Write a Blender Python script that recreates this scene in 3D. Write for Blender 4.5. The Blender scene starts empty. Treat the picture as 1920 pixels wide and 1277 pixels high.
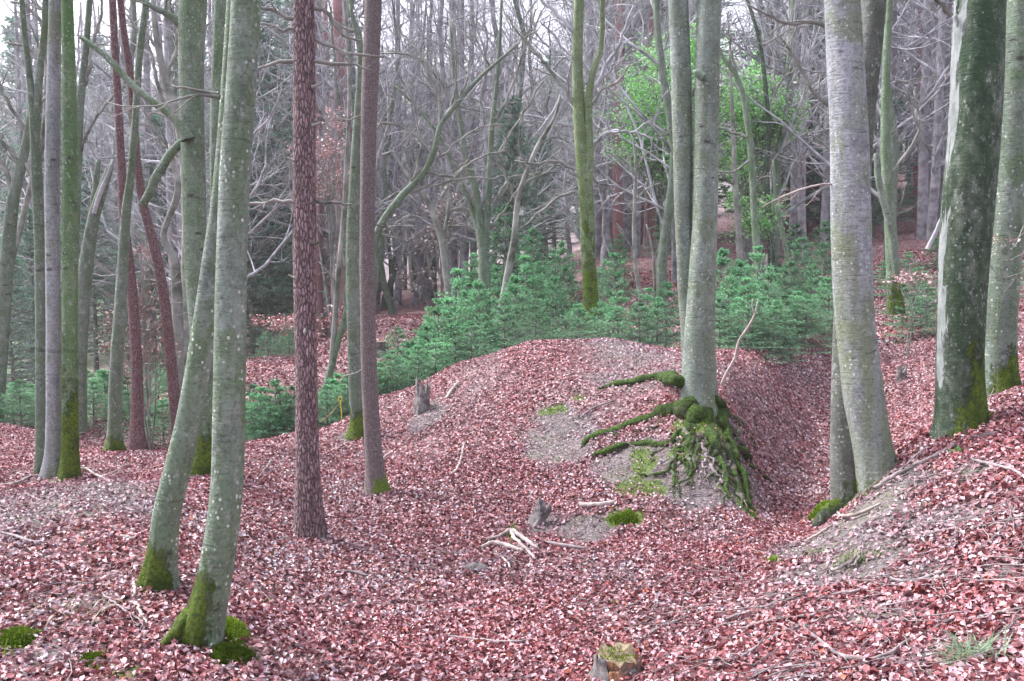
import bpy, math, random
import numpy as np
from mathutils import Vector
R = math.radians
SC = bpy.context.scene
COL = SC.collection
rng = np.random.default_rng(7)

# ------------------------------------------------------------------ camera
F_PX, CX, CY, HORIZON, CAMZ = 1707.0, 960.0, 638.5, 520.0, 1.7
PITCH = math.atan((CY - HORIZON) / F_PX)
cam = bpy.data.cameras.new('camera')
cam.sensor_width = 36.0
cam.lens = F_PX / 1920 * 36.0
cam.clip_start = 0.05
cam.clip_end = 2000
co = bpy.data.objects.new('camera', cam)
COL.objects.link(co)
co.location = (0, 0, CAMZ)
co.rotation_euler = (math.pi / 2 - PITCH, 0, 0)
SC.camera = co

# ------------------------------------------------------------------ sky, sun, exposure
SUN_EL, SUN_AZ = R(50), R(-62)          # azimuth measured from +Y towards +X
W = bpy.data.worlds.new('World')
SC.world = W
W.use_nodes = True
wn, wl = W.node_tree.nodes, W.node_tree.links
wn.clear()
sky = wn.new('ShaderNodeTexSky'); sky.sky_type = 'NISHITA'; sky.sun_disc = False
sky.sun_elevation = SUN_EL; sky.sun_rotation = SUN_AZ
sky.air_density = 1.0; sky.dust_density = 4.0; sky.ozone_density = 1.0
hs = wn.new('ShaderNodeHueSaturation'); hs.inputs['Saturation'].default_value = 0.34
tint = wn.new('ShaderNodeMix'); tint.data_type = 'RGBA'; tint.blend_type = 'MULTIPLY'
tint.inputs[0].default_value = 1.0; tint.inputs[7].default_value = (1.0, 0.96, 1.03, 1)
bg = wn.new('ShaderNodeBackground'); bg.inputs[1].default_value = 0.12
wo = wn.new('ShaderNodeOutputWorld')
wl.new(sky.outputs[0], hs.inputs['Color']); wl.new(hs.outputs[0], tint.inputs[6])
wl.new(tint.outputs[2], bg.inputs[0]); wl.new(bg.outputs[0], wo.inputs[0])
sl = bpy.data.lights.new('sun', 'SUN'); sl.energy = 1.5; sl.angle = R(10); sl.color = (1.0, 0.97, 0.93)
so = bpy.data.objects.new('sun', sl); COL.objects.link(so)
sd = Vector((math.sin(SUN_AZ) * math.cos(SUN_EL), math.cos(SUN_AZ) * math.cos(SUN_EL), math.sin(SUN_EL)))
so.rotation_euler = sd.to_track_quat('Z', 'Y').to_euler()
SC.view_settings.view_transform = 'Standard'
SC.view_settings.look = 'None'
SC.view_settings.exposure = 1.95
SC.view_settings.gamma = 1.0

# ------------------------------------------------------------------ small maths
cp, sp = math.cos(PITCH), math.sin(PITCH)
def P(px, py, Y):
    """world point on the sight line of a photo pixel at the world distance Y"""
    a, b = (px - CX) / F_PX, (CY - py) / F_PX
    d = np.array([a, b * sp + cp, b * cp - sp])
    return np.array([0, 0, CAMZ]) + d * (Y / d[1])

def vnoise(x, y, seed=0):
    xi = np.floor(x).astype(np.int64); yi = np.floor(y).astype(np.int64)
    xf = x - xi; yf = y - yi
    xf = xf * xf * (3 - 2 * xf); yf = yf * yf * (3 - 2 * yf)
    def h(a, b):
        n = (a * 374761393 + b * 668265263 + seed * 1442695041) & 0x7fffffff
        n = ((n ^ (n >> 13)) * 1274126177) & 0x7fffffff
        return ((n ^ (n >> 16)) & 0xffff) / 65535.0
    return (h(xi, yi) * (1 - xf) + h(xi + 1, yi) * xf) * (1 - yf) + (h(xi, yi + 1) * (1 - xf) + h(xi + 1, yi + 1) * xf) * yf
def fbm(x, y, seed=0, o=3):
    s, a, t = 0, 1.0, 0
    for k in range(o):
        s = s + a * (vnoise(x * 2 ** k, y * 2 ** k, seed + k) - 0.5); t += a; a *= 0.5
    return s / t * 2

def unit(v):
    return v / np.maximum(np.linalg.norm(v, axis=-1, keepdims=True), 1e-9)

def spline(pts, n):
    """Catmull-Rom through the rows of pts, n samples evenly spread"""
    pts = np.asarray(pts, float)
    m = len(pts)
    if m == 2:
        t = np.linspace(0, 1, n)[:, None]
        return pts[0] * (1 - t) + pts[1] * t
    q = np.vstack([2 * pts[0] - pts[1], pts, 2 * pts[-1] - pts[-2]])
    seg = np.linalg.norm(np.diff(pts[:, :3], axis=0), axis=1)
    cum = np.concatenate([[0], np.cumsum(seg)]) / seg.sum()
    tt = np.interp(np.linspace(0, 1, n), cum, np.arange(m))
    i = np.minimum(tt.astype(int), m - 2); t = (tt - i)[:, None]
    a, b, c, d = q[i], q[i + 1], q[i + 2], q[i + 3]
    return 0.5 * (2 * b + (c - a) * t + (2 * a - 5 * b + 4 * c - d) * t ** 2 + (3 * b - a - 3 * c + d) * t ** 3)

# ------------------------------------------------------------------ terrain heights
H_ = 'z'
COLS = {
 -400: [(1277,3.4),(1100,4.4),(960,5.8),(910,7),('z',-.3,8.8),(850,10.5),(800,13.5),('z',-1.2,17),('z',-2,35),(610,60),(470,100),(330,150),(190,200),('z',50,400)],
 0:   [(1277,3.6),(1150,4.3),(1050,5),(920,6.6),('z',-.28,8.2),(870,9.4),(800,13),('z',-1.1,16),('z',-2,32),(605,60),(480,100),(340,150),(190,200),('z',50,400)],
 200: [(1277,3.7),(1150,4.4),(1000,5.5),(905,6.9),('z',-.32,8.3),(872,9.4),(846,11),('z',-.95,12.8),(782,15.2),(757,17),('z',-1.6,22),(640,50),(480,100),(340,150),(190,200),('z',50,400)],
 400: [(1277,3.8),(1150,4.6),(1000,6),(900,8),(838,10.6),('z',-.85,12.6),(752,15.5),(685,21),('z',-.9,27),(620,45),(480,100),(330,150),(180,200),('z',50,400)],
 550: [(1277,4),(1150,5),(1000,6.8),(900,8.6),(814,11),('z',-.95,13),(740,16),(678,20),('z',-.4,25),(610,38),(480,100),(330,150),(160,200),('z',55,400)],
 700: [(1277,4.1),(1150,5.2),(1000,7),(925,8.2),(850,9.8),(780,11.2),(752,12),('z',-.8,14.2),(680,18),(606,22.5),('z',.4,28),(560,45),(470,100),(320,150),(160,200),('z',55,400)],
 850: [(1277,4.1),(1150,5.3),(1000,7),(900,8.3),(800,9.8),(720,11.2),(690,12),('z',-.5,15),('z',.3,19),(596,23),('z',.5,30),(540,45),(460,100),(310,150),(160,200),('z',55,400)],
 1000:[(1277,4),(1150,5.2),(1020,6.8),(950,7.6),(850,8.8),(750,10),(680,11.1),(641,12.3),('z',.0,15),('z',.5,20),(560,30),(500,60),(420,100),(300,150),(160,200),('z',55,400)],
 1150:[(1277,3.9),(1150,5),(1020,6.7),(960,7.3),(900,7.8),(820,8.7),(740,9.8),(680,10.8),(634,12.2),('z',.1,15),('z',.6,20),(540,24),(482,32),(455,50),(400,100),(300,150),('z',45,200),('z',60,400)],
 1300:[(1277,3.6),(1150,4.8),(1050,6),(970,7.2),(900,7.6),(840,8),(790,8.5),(710,9.7),(658,11.6),('z',.2,15),('z',.9,20),(540,23),(482,30),(440,45),(380,80),('z',22,130),('z',50,200),('z',60,400)],
 1370: [(1277,3.5),(1150,4.6),(1070,5.6),(1000,6.7),(950,7.3),(900,7.7),(850,8.15),(790,8.75),(710,9.9),(662,11.6),('z',.3,15),('z',.95,20),(520,25),(465,34),(440,45)],
 1420: [(1277,3.4),(1150,4.4),(1080,5.3),(1010,6.6),(960,7.5),(900,8.5),(860,9.0),(780,10.0),(700,11.0),(664,11.9),('z',.45,15),('z',1.0,20),(500,28),(450,40),(370,70),('z',20,130),('z',45,200),('z',60,400)],
 1520: [(1277,3.2),(1150,4.1),(1060,5),(1025,5.5),('z',-.15,6.2),('z',-.38,7.3),(945,8.4),(880,9.8),(790,11.2),(700,12.3),(648,13.1),('z',.75,15.5),('z',1.2,20),(470,30),(410,42),(330,65),('z',18,130),('z',30,200),('z',40,400)],
 1590: [(1277,3.15),(1100,4.35),(1010,5.1),(958,5.9),(947,6.5),('z',-.2,7.5),(905,9.2),(840,10.6),(740,12.2),(660,13.6)],
 1650: [(1277,3.05),(1100,4.2),(1000,4.9),(920,5.6),(896,6.05),('z',.28,6.7),('z',-.12,7.9),(870,9.8),(800,11)],
 1620: [(1277,3.1),(1100,4.3),(1000,5),(940,5.7),(925,6.1),('z',.12,6.9),('z',-.2,7.8),(885,9.6),(800,11),(700,13),(620,16),(560,19),(500,25),(420,35),(330,50),(290,62),('z',9,80),('z',5,130),('z',5,400)],
 1750: [(1277,3),(1100,4),(950,5),(850,5.8),(812,6.4),('z',.52,7),('z',.02,8.4),(785,10.2),(700,12.2),(620,15),(560,18),(480,24),(400,33),(310,48),(275,60),('z',9,80),('z',5,130),('z',5,400)],
 1900:[(1277,2.8),(1100,3.7),(950,4.6),(820,5.5),(748,6.4),('z',.78,7.6),('z',.7,10),(650,13),(560,17),(480,24),(400,33),(310,48),(275,60),('z',9,80),('z',5,130),('z',5,400)],
 2250:[(1277,2.6),(1000,4),(770,6),('z',1.0,9),('z',1.2,13),('z',1.9,18),('z',3.2,25),('z',5.5,35),('z',8,50),('z',9.5,65),('z',9,80),('z',5,130),('z',5,400)],
}
cps = []
for px, rows in COLS.items():
    for r in rows:
        if r[0] == 'z':
            cps.append(((px - CX) / F_PX * r[2], r[2], r[1]))
        else:
            p = P(px, r[0], r[1]); cps.append(tuple(p))
    cps.append(((px - CX) / F_PX * 0.4 , 0.4, cps[-len(rows)][2] + (0.05 if px < 1500 else 0.0)))
for x_, y_, z_ in ((-2.5,-1.5,.2),(0,-1.8,.2),(2.5,-1.5,.8)):
    cps.append((x_, y_, z_))
cps = np.array(cps)
Y0 = 3.0
def uv_of(x, y):
    return x / (y + Y0), np.log(y + Y0)
US = 2.4
cu, cv = uv_of(cps[:, 0], cps[:, 1])
ct = (cps[:, 2] - 1.7) / (cps[:, 1] + Y0)
A = np.stack([cu * US, cv], 1)
def kern(d2):
    return 0.5 * d2 * np.log(d2 + 1e-12)
n = len(A)
K = kern(((A[:, None] - A[None]) ** 2).sum(-1)) + np.eye(n) * 1e-6
Pm = np.hstack([np.ones((n, 1)), A])
M_ = np.block([[K, Pm], [Pm.T, np.zeros((3, 3))]])
sol = np.linalg.solve(M_, np.concatenate([ct, np.zeros(3)]))
NU, NV = 560, 640
gu = np.linspace(-1.5, 1.5, NU)
gv = np.linspace(math.log(0.8), math.log(420 + Y0), NV)
GU, GV = np.meshgrid(gu, gv)                       # rows = v
q = np.stack([GU.ravel() * US, GV.ravel()], 1)
T = np.empty(len(q))
for s in range(0, len(q), 20000):
    qq = q[s:s + 20000]
    T[s:s + 20000] = kern(((qq[:, None] - A[None]) ** 2).sum(-1)) @ sol[:n] + sol[n] + qq @ sol[n + 1:]
GY = np.exp(GV) - Y0
GX = GU * (GY + Y0)
GZ = T.reshape(GV.shape) * (GY + Y0) + 1.7
lump = np.clip((GY - 2) / 12, 0.25, 3.0)
GZ = GZ + fbm(GX * 0.9, GY * 0.9, 3, 3) * 0.045 * lump + fbm(GX * 4, GY * 4, 9, 2) * 0.018 * np.clip(lump, 0, 1.2)

def hz(x, y):
    x = np.asarray(x, float); y = np.asarray(y, float)
    u, v = uv_of(x, np.maximum(y, -2.15))
    fu = np.clip((u - gu[0]) / (gu[1] - gu[0]), 0, NU - 1.001); fv = np.clip((v - gv[0]) / (gv[1] - gv[0]), 0, NV - 1.001)
    iu = fu.astype(int); iv = fv.astype(int); a = fu - iu; b = fv - iv
    return (GZ[iv, iu] * (1 - a) + GZ[iv, iu + 1] * a) * (1 - b) + (GZ[iv + 1, iu] * (1 - a) + GZ[iv + 1, iu + 1] * a) * b

def G(px, py, y0=2.0, y1=60.0):
    """where the sight line of a photo pixel meets the ground"""
    Y = np.exp(np.linspace(math.log(y0), math.log(y1), 2500))
    a, b = (px - CX) / F_PX, (CY - py) / F_PX
    dy = b * sp + cp
    x = a * Y / dy; z = CAMZ + (b * cp - sp) * Y / dy
    d = z - hz(x, Y)
    i = np.argmax(d < 0) if (d < 0).any() else len(Y) - 1
    return np.array([x[i], Y[i], float(hz(x[i], Y[i]))])

# ------------------------------------------------------------------ soil and moss patches, in plan
def patch(px, py, rx, ry, s=1.0):
    c = G(px, py); a = G(px, py - ry); b = G(px, min(py + ry, 1277))
    return (c[0], c[1], rx / F_PX * c[1], min(max(abs(a[1] - b[1]) / 2, 0.12), rx / F_PX * c[1] * 2.2 + .3), s)
SOIL = [patch(*a) for a in ((1045,825,75,55,1),(1300,890,110,60,1.3),(1180,870,70,38,1),(1390,870,60,70,.8),(1095,990,75,32,1),(1025,985,40,26,.9),
        (120,930,150,22,.75),(235,950,80,22,.6),(1180,665,110,26,.6),(1240,690,60,22,.5),(800,780,40,26,.9),(650,822,22,14,.8),
        (1545,1015,70,34,1),(1620,965,80,34,1),(1700,900,80,30,1),(1600,1065,90,30,.85),(1490,1080,60,24,.7),(1440,800,60,40,.3),(1500,720,60,40,.3),
        (1830,880,60,24,.8),(1760,980,90,28,.75),(1650,1150,80,28,.6),(1720,1080,70,22,.6),(1730,1235,60,20,.6),(1850,1080,60,20,.5),(1400,1150,60,26,.35),
        (150,1140,50,26,.5),(90,1230,90,30,.6),(470,1230,30,25,.6),(700,1090,40,14,.3),(900,700,60,30,.4),(1330,1010,40,20,.3),(1480,880,40,60,.3))]
MOSSG = [patch(*a) for a in ((1210,920,70,26,.8),(1165,972,45,22,.9),(1205,868,24,26,1),(440,1225,38,32,1),(30,1215,34,26,1),(175,1240,22,14,.9),
        (230,1262,60,14,.7),(1040,770,30,7,.8),(1085,747,16,5,.8),(960,1000,14,16,.7),(1600,1055,60,20,.45),(1450,1055,9,7,1),(1520,1050,30,14,.4),
        (1320,800,60,30,1),(1395,940,20,30,.9),(790,770,20,20,.5),(1600,940,30,12,.9),(1830,795,30,14,.9),(1290,850,40,30,.8))]
def field(x, y, L):
    o = np.zeros_like(np.asarray(x, float))
    wob = fbm(x * 3.1, y * 3.1, 31, 3) * 0.9
    for cx, cy, ax, ay, s in L:
        d = ((x - cx) / ax) ** 2 + ((y - cy) / ay) ** 2
        o = np.maximum(o, s * np.clip(1.35 - d + wob, 0, 1))
    return np.clip(o, 0, 1.2)

# ------------------------------------------------------------------ mesh building
class MB:
    def __init__(s):
        s.v = []; s.q = []; s.t = []; s.m = []; s.c = []; s.n = 0
    def add(s, V, quads=None, tris=None, moss=None, col=None):
        V = np.asarray(V, float).reshape(-1, 3)
        s.v.append(V)
        if quads is not None and len(quads): s.q.append(np.asarray(quads).reshape(-1, 4) + s.n)
        if tris is not None and len(tris): s.t.append(np.asarray(tris).reshape(-1, 3) + s.n)
        s.m.append(np.zeros(len(V)) if moss is None else np.broadcast_to(np.asarray(moss, float), (len(V),)))
        s.c.append(np.ones((len(V), 3)) * 0.5 if col is None else np.broadcast_to(np.asarray(col, float), (len(V), 3)))
        s.n += len(V)
    def tubes(s, Pt, Rd, k=6, moss=0.0, lobes=None, cap=False, rough=0.0):
        """Pt (M,N,3) centre lines, Rd (M,N) radii"""
        Pt = np.asarray(Pt, float); Rd = np.asarray(Rd, float)
        if Pt.ndim == 2: Pt = Pt[None]; Rd = Rd[None]
        M, N = Pt.shape[:2]
        if M == 0: return
        tan = unit(np.gradient(Pt, axis=1))
        mean = unit(Pt[:, -1] - Pt[:, 0])
        ref = np.where(np.abs(mean[:, 2:3]) > 0.75, np.array([[1.0, 0, 0]]), np.array([[0, 0, 1.0]]))[:, None, :]
        b1 = unit(np.cross(tan, np.broadcast_to(ref, tan.shape))); b2 = np.cross(tan, b1)
        an = np.linspace(0, 2 * math.pi, k, endpoint=False)
        rr = Rd[..., None] * np.ones(k)
        if lobes is not None: rr = rr * lobes
        if rough: rr = rr * (1 + rough * rng.standard_normal(rr.shape))
        V = Pt[:, :, None] + rr[..., None] * (np.cos(an)[:, None] * b1[:, :, None] + np.sin(an)[:, None] * b2[:, :, None])
        idx = np.arange(M * N * k).reshape(M, N, k)
        a = idx[:, :-1]; b = idx[:, 1:]
        Q = np.stack([a, np.roll(a, -1, 2), np.roll(b, -1, 2), b], -1).reshape(-1, 4)
        mo = np.asarray(moss, float)
        if mo.ndim == 1 and len(mo) == N: mo = np.broadcast_to(mo[None, :, None], (M, N, k)).ravel()
        elif mo.ndim == 2 and mo.shape == (M, N): mo = np.broadcast_to(mo[:, :, None], (M, N, k)).ravel()
        elif mo.ndim == 3: mo = mo.ravel()
        T_ = None
        V = V.reshape(-1, 3)
        if cap:
            ends = Pt[:, -1]; e0 = M * N * k
            V = np.vstack([V, ends]); last = idx[:, -1]
            T_ = np.stack([last, np.roll(last, -1, 1), np.broadcast_to((e0 + np.arange(M))[:, None], last.shape)], -1).reshape(-1, 3)
            mo = np.concatenate([mo, np.zeros(M)]) if mo.ndim else mo
        s.add(V, Q, T_, mo)
    def build(s, name, mat, parent=None, origin=None, smooth=True, subsurf=0):
        V = np.vstack(s.v)
        if origin is not None: V = V - np.asarray(origin)
        Q = np.vstack(s.q) if s.q else np.zeros((0, 4), int)
        T_ = np.vstack(s.t) if s.t else np.zeros((0, 3), int)
        me = bpy.data.meshes.new(name)
        me.vertices.add(len(V)); me.vertices.foreach_set('co', V.astype(np.float32).ravel())
        nl = Q.size + T_.size
        me.loops.add(nl); me.loops.foreach_set('vertex_index', np.concatenate([Q.ravel(), T_.ravel()]).astype(np.int32))
        me.polygons.add(len(Q) + len(T_))
        st = np.concatenate([np.arange(len(Q)) * 4, len(Q) * 4 + np.arange(len(T_)) * 3]).astype(np.int32)
        me.polygons.foreach_set('loop_start', st)
        me.polygons.foreach_set('use_smooth', np.full(len(st), smooth))
        at = me.attributes.new('moss', 'FLOAT', 'POINT'); at.data.foreach_set('value', np.concatenate(s.m).astype(np.float32))
        ac = me.attributes.new('tone', 'FLOAT_COLOR', 'POINT')
        c = np.vstack(s.c); ac.data.foreach_set('color', np.hstack([c, np.ones((len(c), 1))]).astype(np.float32).ravel())
        me.update(calc_edges=True); me.validate()
        me.materials.append(mat)
        o = bpy.data.objects.new(name, me); COL.objects.link(o)
        if parent is not None: o.parent = parent
        elif origin is not None: o.location = origin
        return o

def tag(o, label=None, cat=None, group=None, kind=None):
    if label: o['label'] = label
    if cat: o['category'] = cat
    if group: o['group'] = group
    if kind: o['kind'] = kind
    return o
def empty(name, loc, label=None, cat=None, group=None):
    o = bpy.data.objects.new(name, None); COL.objects.link(o)
    o.location = [float(a) for a in loc]; o.empty_display_size = 0.2
    return tag(o, label, cat, group)
def copy_tree(o, parent=None):
    c = o.copy(); COL.objects.link(c); c.parent = parent
    for ch in o.children: copy_tree(ch, c)
    return c

# ------------------------------------------------------------------ materials
def new_mat(name):
    m = bpy.data.materials.new(name); m.use_nodes = True
    nt = m.node_tree; nt.nodes.clear()
    out = nt.nodes.new('ShaderNodeOutputMaterial'); b = nt.nodes.new('ShaderNodeBsdfPrincipled')
    nt.links.new(b.outputs[0], out.inputs[0])
    return m, nt, b
class NT:
    def __init__(s, nt): s.nt = nt; s.tc = None
    def n(s, t, **k):
        x = s.nt.nodes.new(t)
        for a, b in k.items(): setattr(x, a, b)
        return x
    def l(s, a, b): s.nt.links.new(a, b)
    def coord(s, scale=(1, 1, 1), which='Object', warp=0):
        if s.tc is None: s.tc = s.n('ShaderNodeTexCoord')
        m = s.n('ShaderNodeMapping'); m.inputs['Scale'].default_value = scale
        s.l(s.tc.outputs[which], m.inputs[0]); return m.outputs[0]
    def noise(s, vec, scale, detail=4, rough=0.55, dist=0.0):
        x = s.n('ShaderNodeTexNoise'); x.inputs['Scale'].default_value = scale; x.inputs['Detail'].default_value = detail
        x.inputs['Roughness'].default_value = rough; x.inputs['Distortion'].default_value = dist
        s.l(vec, x.inputs['Vector']); return x.outputs['Fac']
    def vor(s, vec, scale, feature='F1', out='Distance', rand=1.0):
        x = s.n('ShaderNodeTexVoronoi', feature=feature); x.inputs['Scale'].default_value = scale
        x.inputs['Randomness'].default_value = rand
        s.l(vec, x.inputs['Vector']); return x.outputs[out]
    def ramp(s, fac, stops, interp='LINEAR'):
        x = s.n('ShaderNodeValToRGB'); cr = x.color_ramp; cr.interpolation = interp
        while len(cr.elements) < len(stops): cr.elements.new(0.5)
        for e, (p, c) in zip(cr.elements, stops):
            e.position = p; e.color = (c, c, c, 1) if isinstance(c, (int, float)) else (*c, 1)
        s.l(fac, x.inputs[0]); return x.outputs[0]
    def mix(s, f, a, b, bt='MIX'):
        x = s.n('ShaderNodeMix', data_type='RGBA', blend_type=bt)
        for i, v in ((0, f), (6, a), (7, b)):
            if isinstance(v, (int, float)): x.inputs[i].default_value = v
            elif isinstance(v, tuple): x.inputs[i].default_value = (*v, 1)
            else: s.l(v, x.inputs[i])
        return x.outputs[2]
    def math(s, op, a, b=0.0, c=0.0, clamp=False):
        x = s.n('ShaderNodeMath', operation=op, use_clamp=clamp)
        for i, v in enumerate((a, b, c)):
            if isinstance(v, (int, float)): x.inputs[i].default_value = v
            else: s.l(v, x.inputs[i])
        return x.outputs[0]
    def attr(s, name, out='Fac'):
        x = s.n('ShaderNodeAttribute'); x.attribute_name = name; return x.outputs[out]
    def bump(s, h, dist=0.01, strength=1.0, prev=None):
        x = s.n('ShaderNodeBump'); x.inputs['Distance'].default_value = dist; x.inputs['Strength'].default_value = strength
        s.l(h, x.inputs['Height'])
        if prev is not None: s.l(prev, x.inputs['Normal'])
        return x.outputs[0]

MOSS_A, MOSS_B = (.065, .14, .014), (.23, .33, .035)
def beech(name, c1, c2, green, gamt=0.5, spots=0.6, dark=(.06, .06, .055), zalg=None, mottle=0.0, moss_ab=None):
    m, nt, b = new_mat(name); N = NT(nt)
    ma, mb_ = moss_ab or (MOSS_A, MOSS_B)
    c = N.coord()
    base = N.mix(N.ramp(N.noise(c, 2.2, 5, .65), [(.38, 0), (.62, 1)]), c1, c2)
    streak = N.ramp(N.noise(N.coord((8, 8, .8)), 1.0, 5, .65), [(.40, 0), (.60, 1)])
    if zalg:
        sx = N.n('ShaderNodeSeparateXYZ'); N.l(c, sx.inputs[0])
        zz = N.math('MULTIPLY_ADD', sx.outputs[2], -1.0 / (zalg[1] - zalg[0]), zalg[1] / (zalg[1] - zalg[0]), clamp=True)
        zz = N.math('ADD', zz, N.math('MULTIPLY_ADD', streak, .5, -.35), clamp=True)
        base = N.mix(N.math('MULTIPLY', zz, .85), base, green)
    base = N.mix(N.math('MULTIPLY', streak, gamt), base, green)
    smud = N.ramp(N.noise(N.coord((5, 5, 3)), 2.0, 6, .72), [(.50, 0), (.66, .6 + mottle * .3)])
    base = N.mix(smud, base, tuple(x * .45 for x in c1))
    if mottle:
        mt = N.ramp(N.noise(N.coord((11, 11, 7)), 1.6, 8, .75), [(.42, mottle), (.56, 0)])
        base = N.mix(mt, base, dark)
    lich = N.ramp(N.noise(N.coord((4, 4, 2.5)), 5.0, 8, .75), [(.56, 0), (.62, 1)])
    base = N.mix(N.math('MULTIPLY', lich, .5), base, (.46, .50, .48))
    alg = N.ramp(N.noise(N.coord((1.3, 1.3, .9)), 2.2, 7, .7), [(.52, 0), (.60, .7)])
    base = N.mix(alg, base, green)
    wr = N.noise(N.coord((5, 5, 34)), 1.0, 6, .68, 1.2)
    base = N.mix(N.ramp(wr, [(.30, .75), (.42, 0)]), base, dark)
    eye = N.vor(N.coord((1.1, 1.1, 2.6)), 2.4)
    base = N.mix(N.ramp(N.math('ADD', eye, N.math('MULTIPLY_ADD', wr, .12, -.06)), [(.07, .85), (.11, 0)]), base, dark)
    fine = N.noise(c, 55, 5, .75)
    base = N.mix(N.ramp(fine, [(.34, .6), (.52, 0)]), base, dark)
    v = N.vor(N.coord((1, 1, .8)), 30)
    gate = N.ramp(N.noise(c, 4, 4, .7), [(.47, 0), (.55, 1)])
    sp_ = N.math('MULTIPLY', N.ramp(N.math('ADD', v, N.math('MULTIPLY_ADD', fine, .5, -.25)), [(.15, 1), (.24, 0)]), gate)
    base = N.mix(N.math('MULTIPLY', sp_, spots), base, (.72, .76, .74))
    mo = N.attr('moss')
    mf = N.noise(c, 11, 6, .75)
    mk = N.math('ADD', mo, N.math('MULTIPLY_ADD', mf, 1.6, -.8))
    mk = N.math('ADD', mk, N.math('MULTIPLY_ADD', N.noise(N.coord((1, 1, .4)), 9, 5, .7), 1.6, -.8))
    gn = N.n('ShaderNodeNewGeometry'); sn = N.n('ShaderNodeSeparateXYZ'); N.l(gn.outputs['Normal'], sn.inputs[0])
    mk = N.math('ADD', mk, N.math('MULTIPLY', sn.outputs[2], .35))
    mk = N.ramp(N.math('MULTIPLY', mk, N.ramp(mo, [(0, 0), (.15, 1)])), [(.40, 0), (.62, 1)])
    mcol = N.mix(N.ramp(N.noise(c, 45, 4, .7), [(.38, 0), (.62, 1)]), ma, mb_)
    mcol = N.mix(N.ramp(N.noise(c, 7, 4), [(.45, 0), (.65, .7)]), mcol, tuple(x * .5 for x in ma))
    base = N.mix(mk, base, mcol)
    N.l(base, b.inputs['Base Color']); b.inputs['Roughness'].default_value = .75; b.inputs['Specular IOR Level'].default_value = .3
    h1 = N.bump(wr, .02, .7); h2 = N.bump(fine, .008, .8, h1)
    h3 = N.bump(N.math('MULTIPLY', mk, N.noise(c, 60, 5, .75)), .05, 1.0, h2)
    N.l(h3, b.inputs['Normal'])
    return m
def pine(name, plate, plate2, crack, sx=26, sz=8, bumpd=.02):
    m, nt, b = new_mat(name); N = NT(nt)
    tc = N.coord((sx, sx, sz))
    wv = N.n('ShaderNodeVectorMath', operation='ADD')
    nz = N.n('ShaderNodeTexNoise'); nz.inputs['Scale'].default_value = 1.2; N.l(tc, nz.inputs['Vector'])
    N.l(tc, wv.inputs[0]); N.l(nz.outputs['Color'], wv.inputs[1])
    e = N.vor(wv.outputs[0], 1.0, 'DISTANCE_TO_EDGE', 'Distance')
    cell = N.vor(wv.outputs[0], 1.0, 'F1', 'Color')
    sep = N.n('ShaderNodeSeparateColor'); N.l(cell, sep.inputs[0])
    col = N.mix(sep.outputs[0], plate, plate2)
    flake = N.noise(N.coord((60, 60, 40)), 1, 4, .7)
    col = N.mix(N.ramp(flake, [(.35, .5), (.55, 0)]), col, crack)
    col = N.mix(N.ramp(e, [(.02, 1), (.16, 0)]), col, crack)
    mo = N.attr('moss')
    mk = N.ramp(N.math('ADD', mo, N.math('MULTIPLY_ADD', N.noise(N.coord(), 14, 5, .7), 1.2, -.6)), [(.5, 0), (.65, 1)])
    col = N.mix(mk, col, N.mix(N.noise(N.coord(), 60, 2), MOSS_A, MOSS_B))
    N.l(col, b.inputs['Base Color']); b.inputs['Roughness'].default_value = .85
    h = N.bump(N.ramp(e, [(0, 0), (.25, 1)]), bumpd, 1.0); h2 = N.bump(flake, .006, .7, h)
    N.l(h2, b.inputs['Normal'])
    return m
def plain(name, c1, c2, scale=8, rough=.8, bump=.006, spec=.3):
    m, nt, b = new_mat(name); N = NT(nt)
    f = N.noise(N.coord(), scale, 5, .65)
    N.l(N.mix(N.ramp(f, [(.35, 0), (.65, 1)]), c1, c2), b.inputs['Base Color'])
    b.inputs['Roughness'].default_value = rough; b.inputs['Specular IOR Level'].default_value = spec
    if bump: N.l(N.bump(f, bump, .8), b.inputs['Normal'])
    return m
def toned(name, rough=.5, spec=.5, trans=0.0):
    m, nt, b = new_mat(name); N = NT(nt)
    N.l(N.attr('tone', 'Color'), b.inputs['Base Color'])
    b.inputs['Roughness'].default_value = rough; b.inputs['Specular IOR Level'].default_value = spec
    if trans:
        tr = N.n('ShaderNodeBsdfTranslucent'); N.l(N.attr('tone', 'Color'), tr.inputs[0])
        ms = N.n('ShaderNodeMixShader'); ms.inputs[0].default_value = trans
        out = [x for x in nt.nodes if x.type == 'OUTPUT_MATERIAL'][0]
        N.l(b.outputs[0], ms.inputs[1]); N.l(tr.outputs[0], ms.inputs[2]); N.l(ms.outputs[0], out.inputs[0])
    return m
M = {}
M['beech'] = beech('beech_bark', (.19, .25, .21), (.33, .405, .355), (.12, .20, .085), .65, .9)
M['beech_right'] = beech('beech_bark_lilac_and_olive', (.34, .37, .44), (.50, .52, .61), (.19, .24, .13), .3, .6, zalg=(.3, 3.4))
DKM = ((.028, .07, .01), (.12, .23, .025))
M['beech_mound'] = beech('beech_bark_mound', (.20, .25, .22), (.32, .395, .355), (.15, .20, .11), .6, .6, moss_ab=DKM)
M['root_mossy'] = beech('root_bark_mossy', (.10, .09, .075), (.26, .24, .20), (.08, .12, .04), .7, .2, (.03, .025, .02), moss_ab=DKM)
M['beech_yellow'] = beech('beech_bark_yellow_green', (.15, .215, .10), (.27, .345, .20), (.12, .20, .05), .7, .3)
M['beech_lilac'] = beech('beech_bark_lilac', (.30, .33, .36), (.42, .44, .48), (.19, .22, .13), .35, .35)
M['beech_green'] = beech('beech_bark_green', (.16, .22, .16), (.26, .34, .26), (.11, .19, .08), .6, .4)
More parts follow.
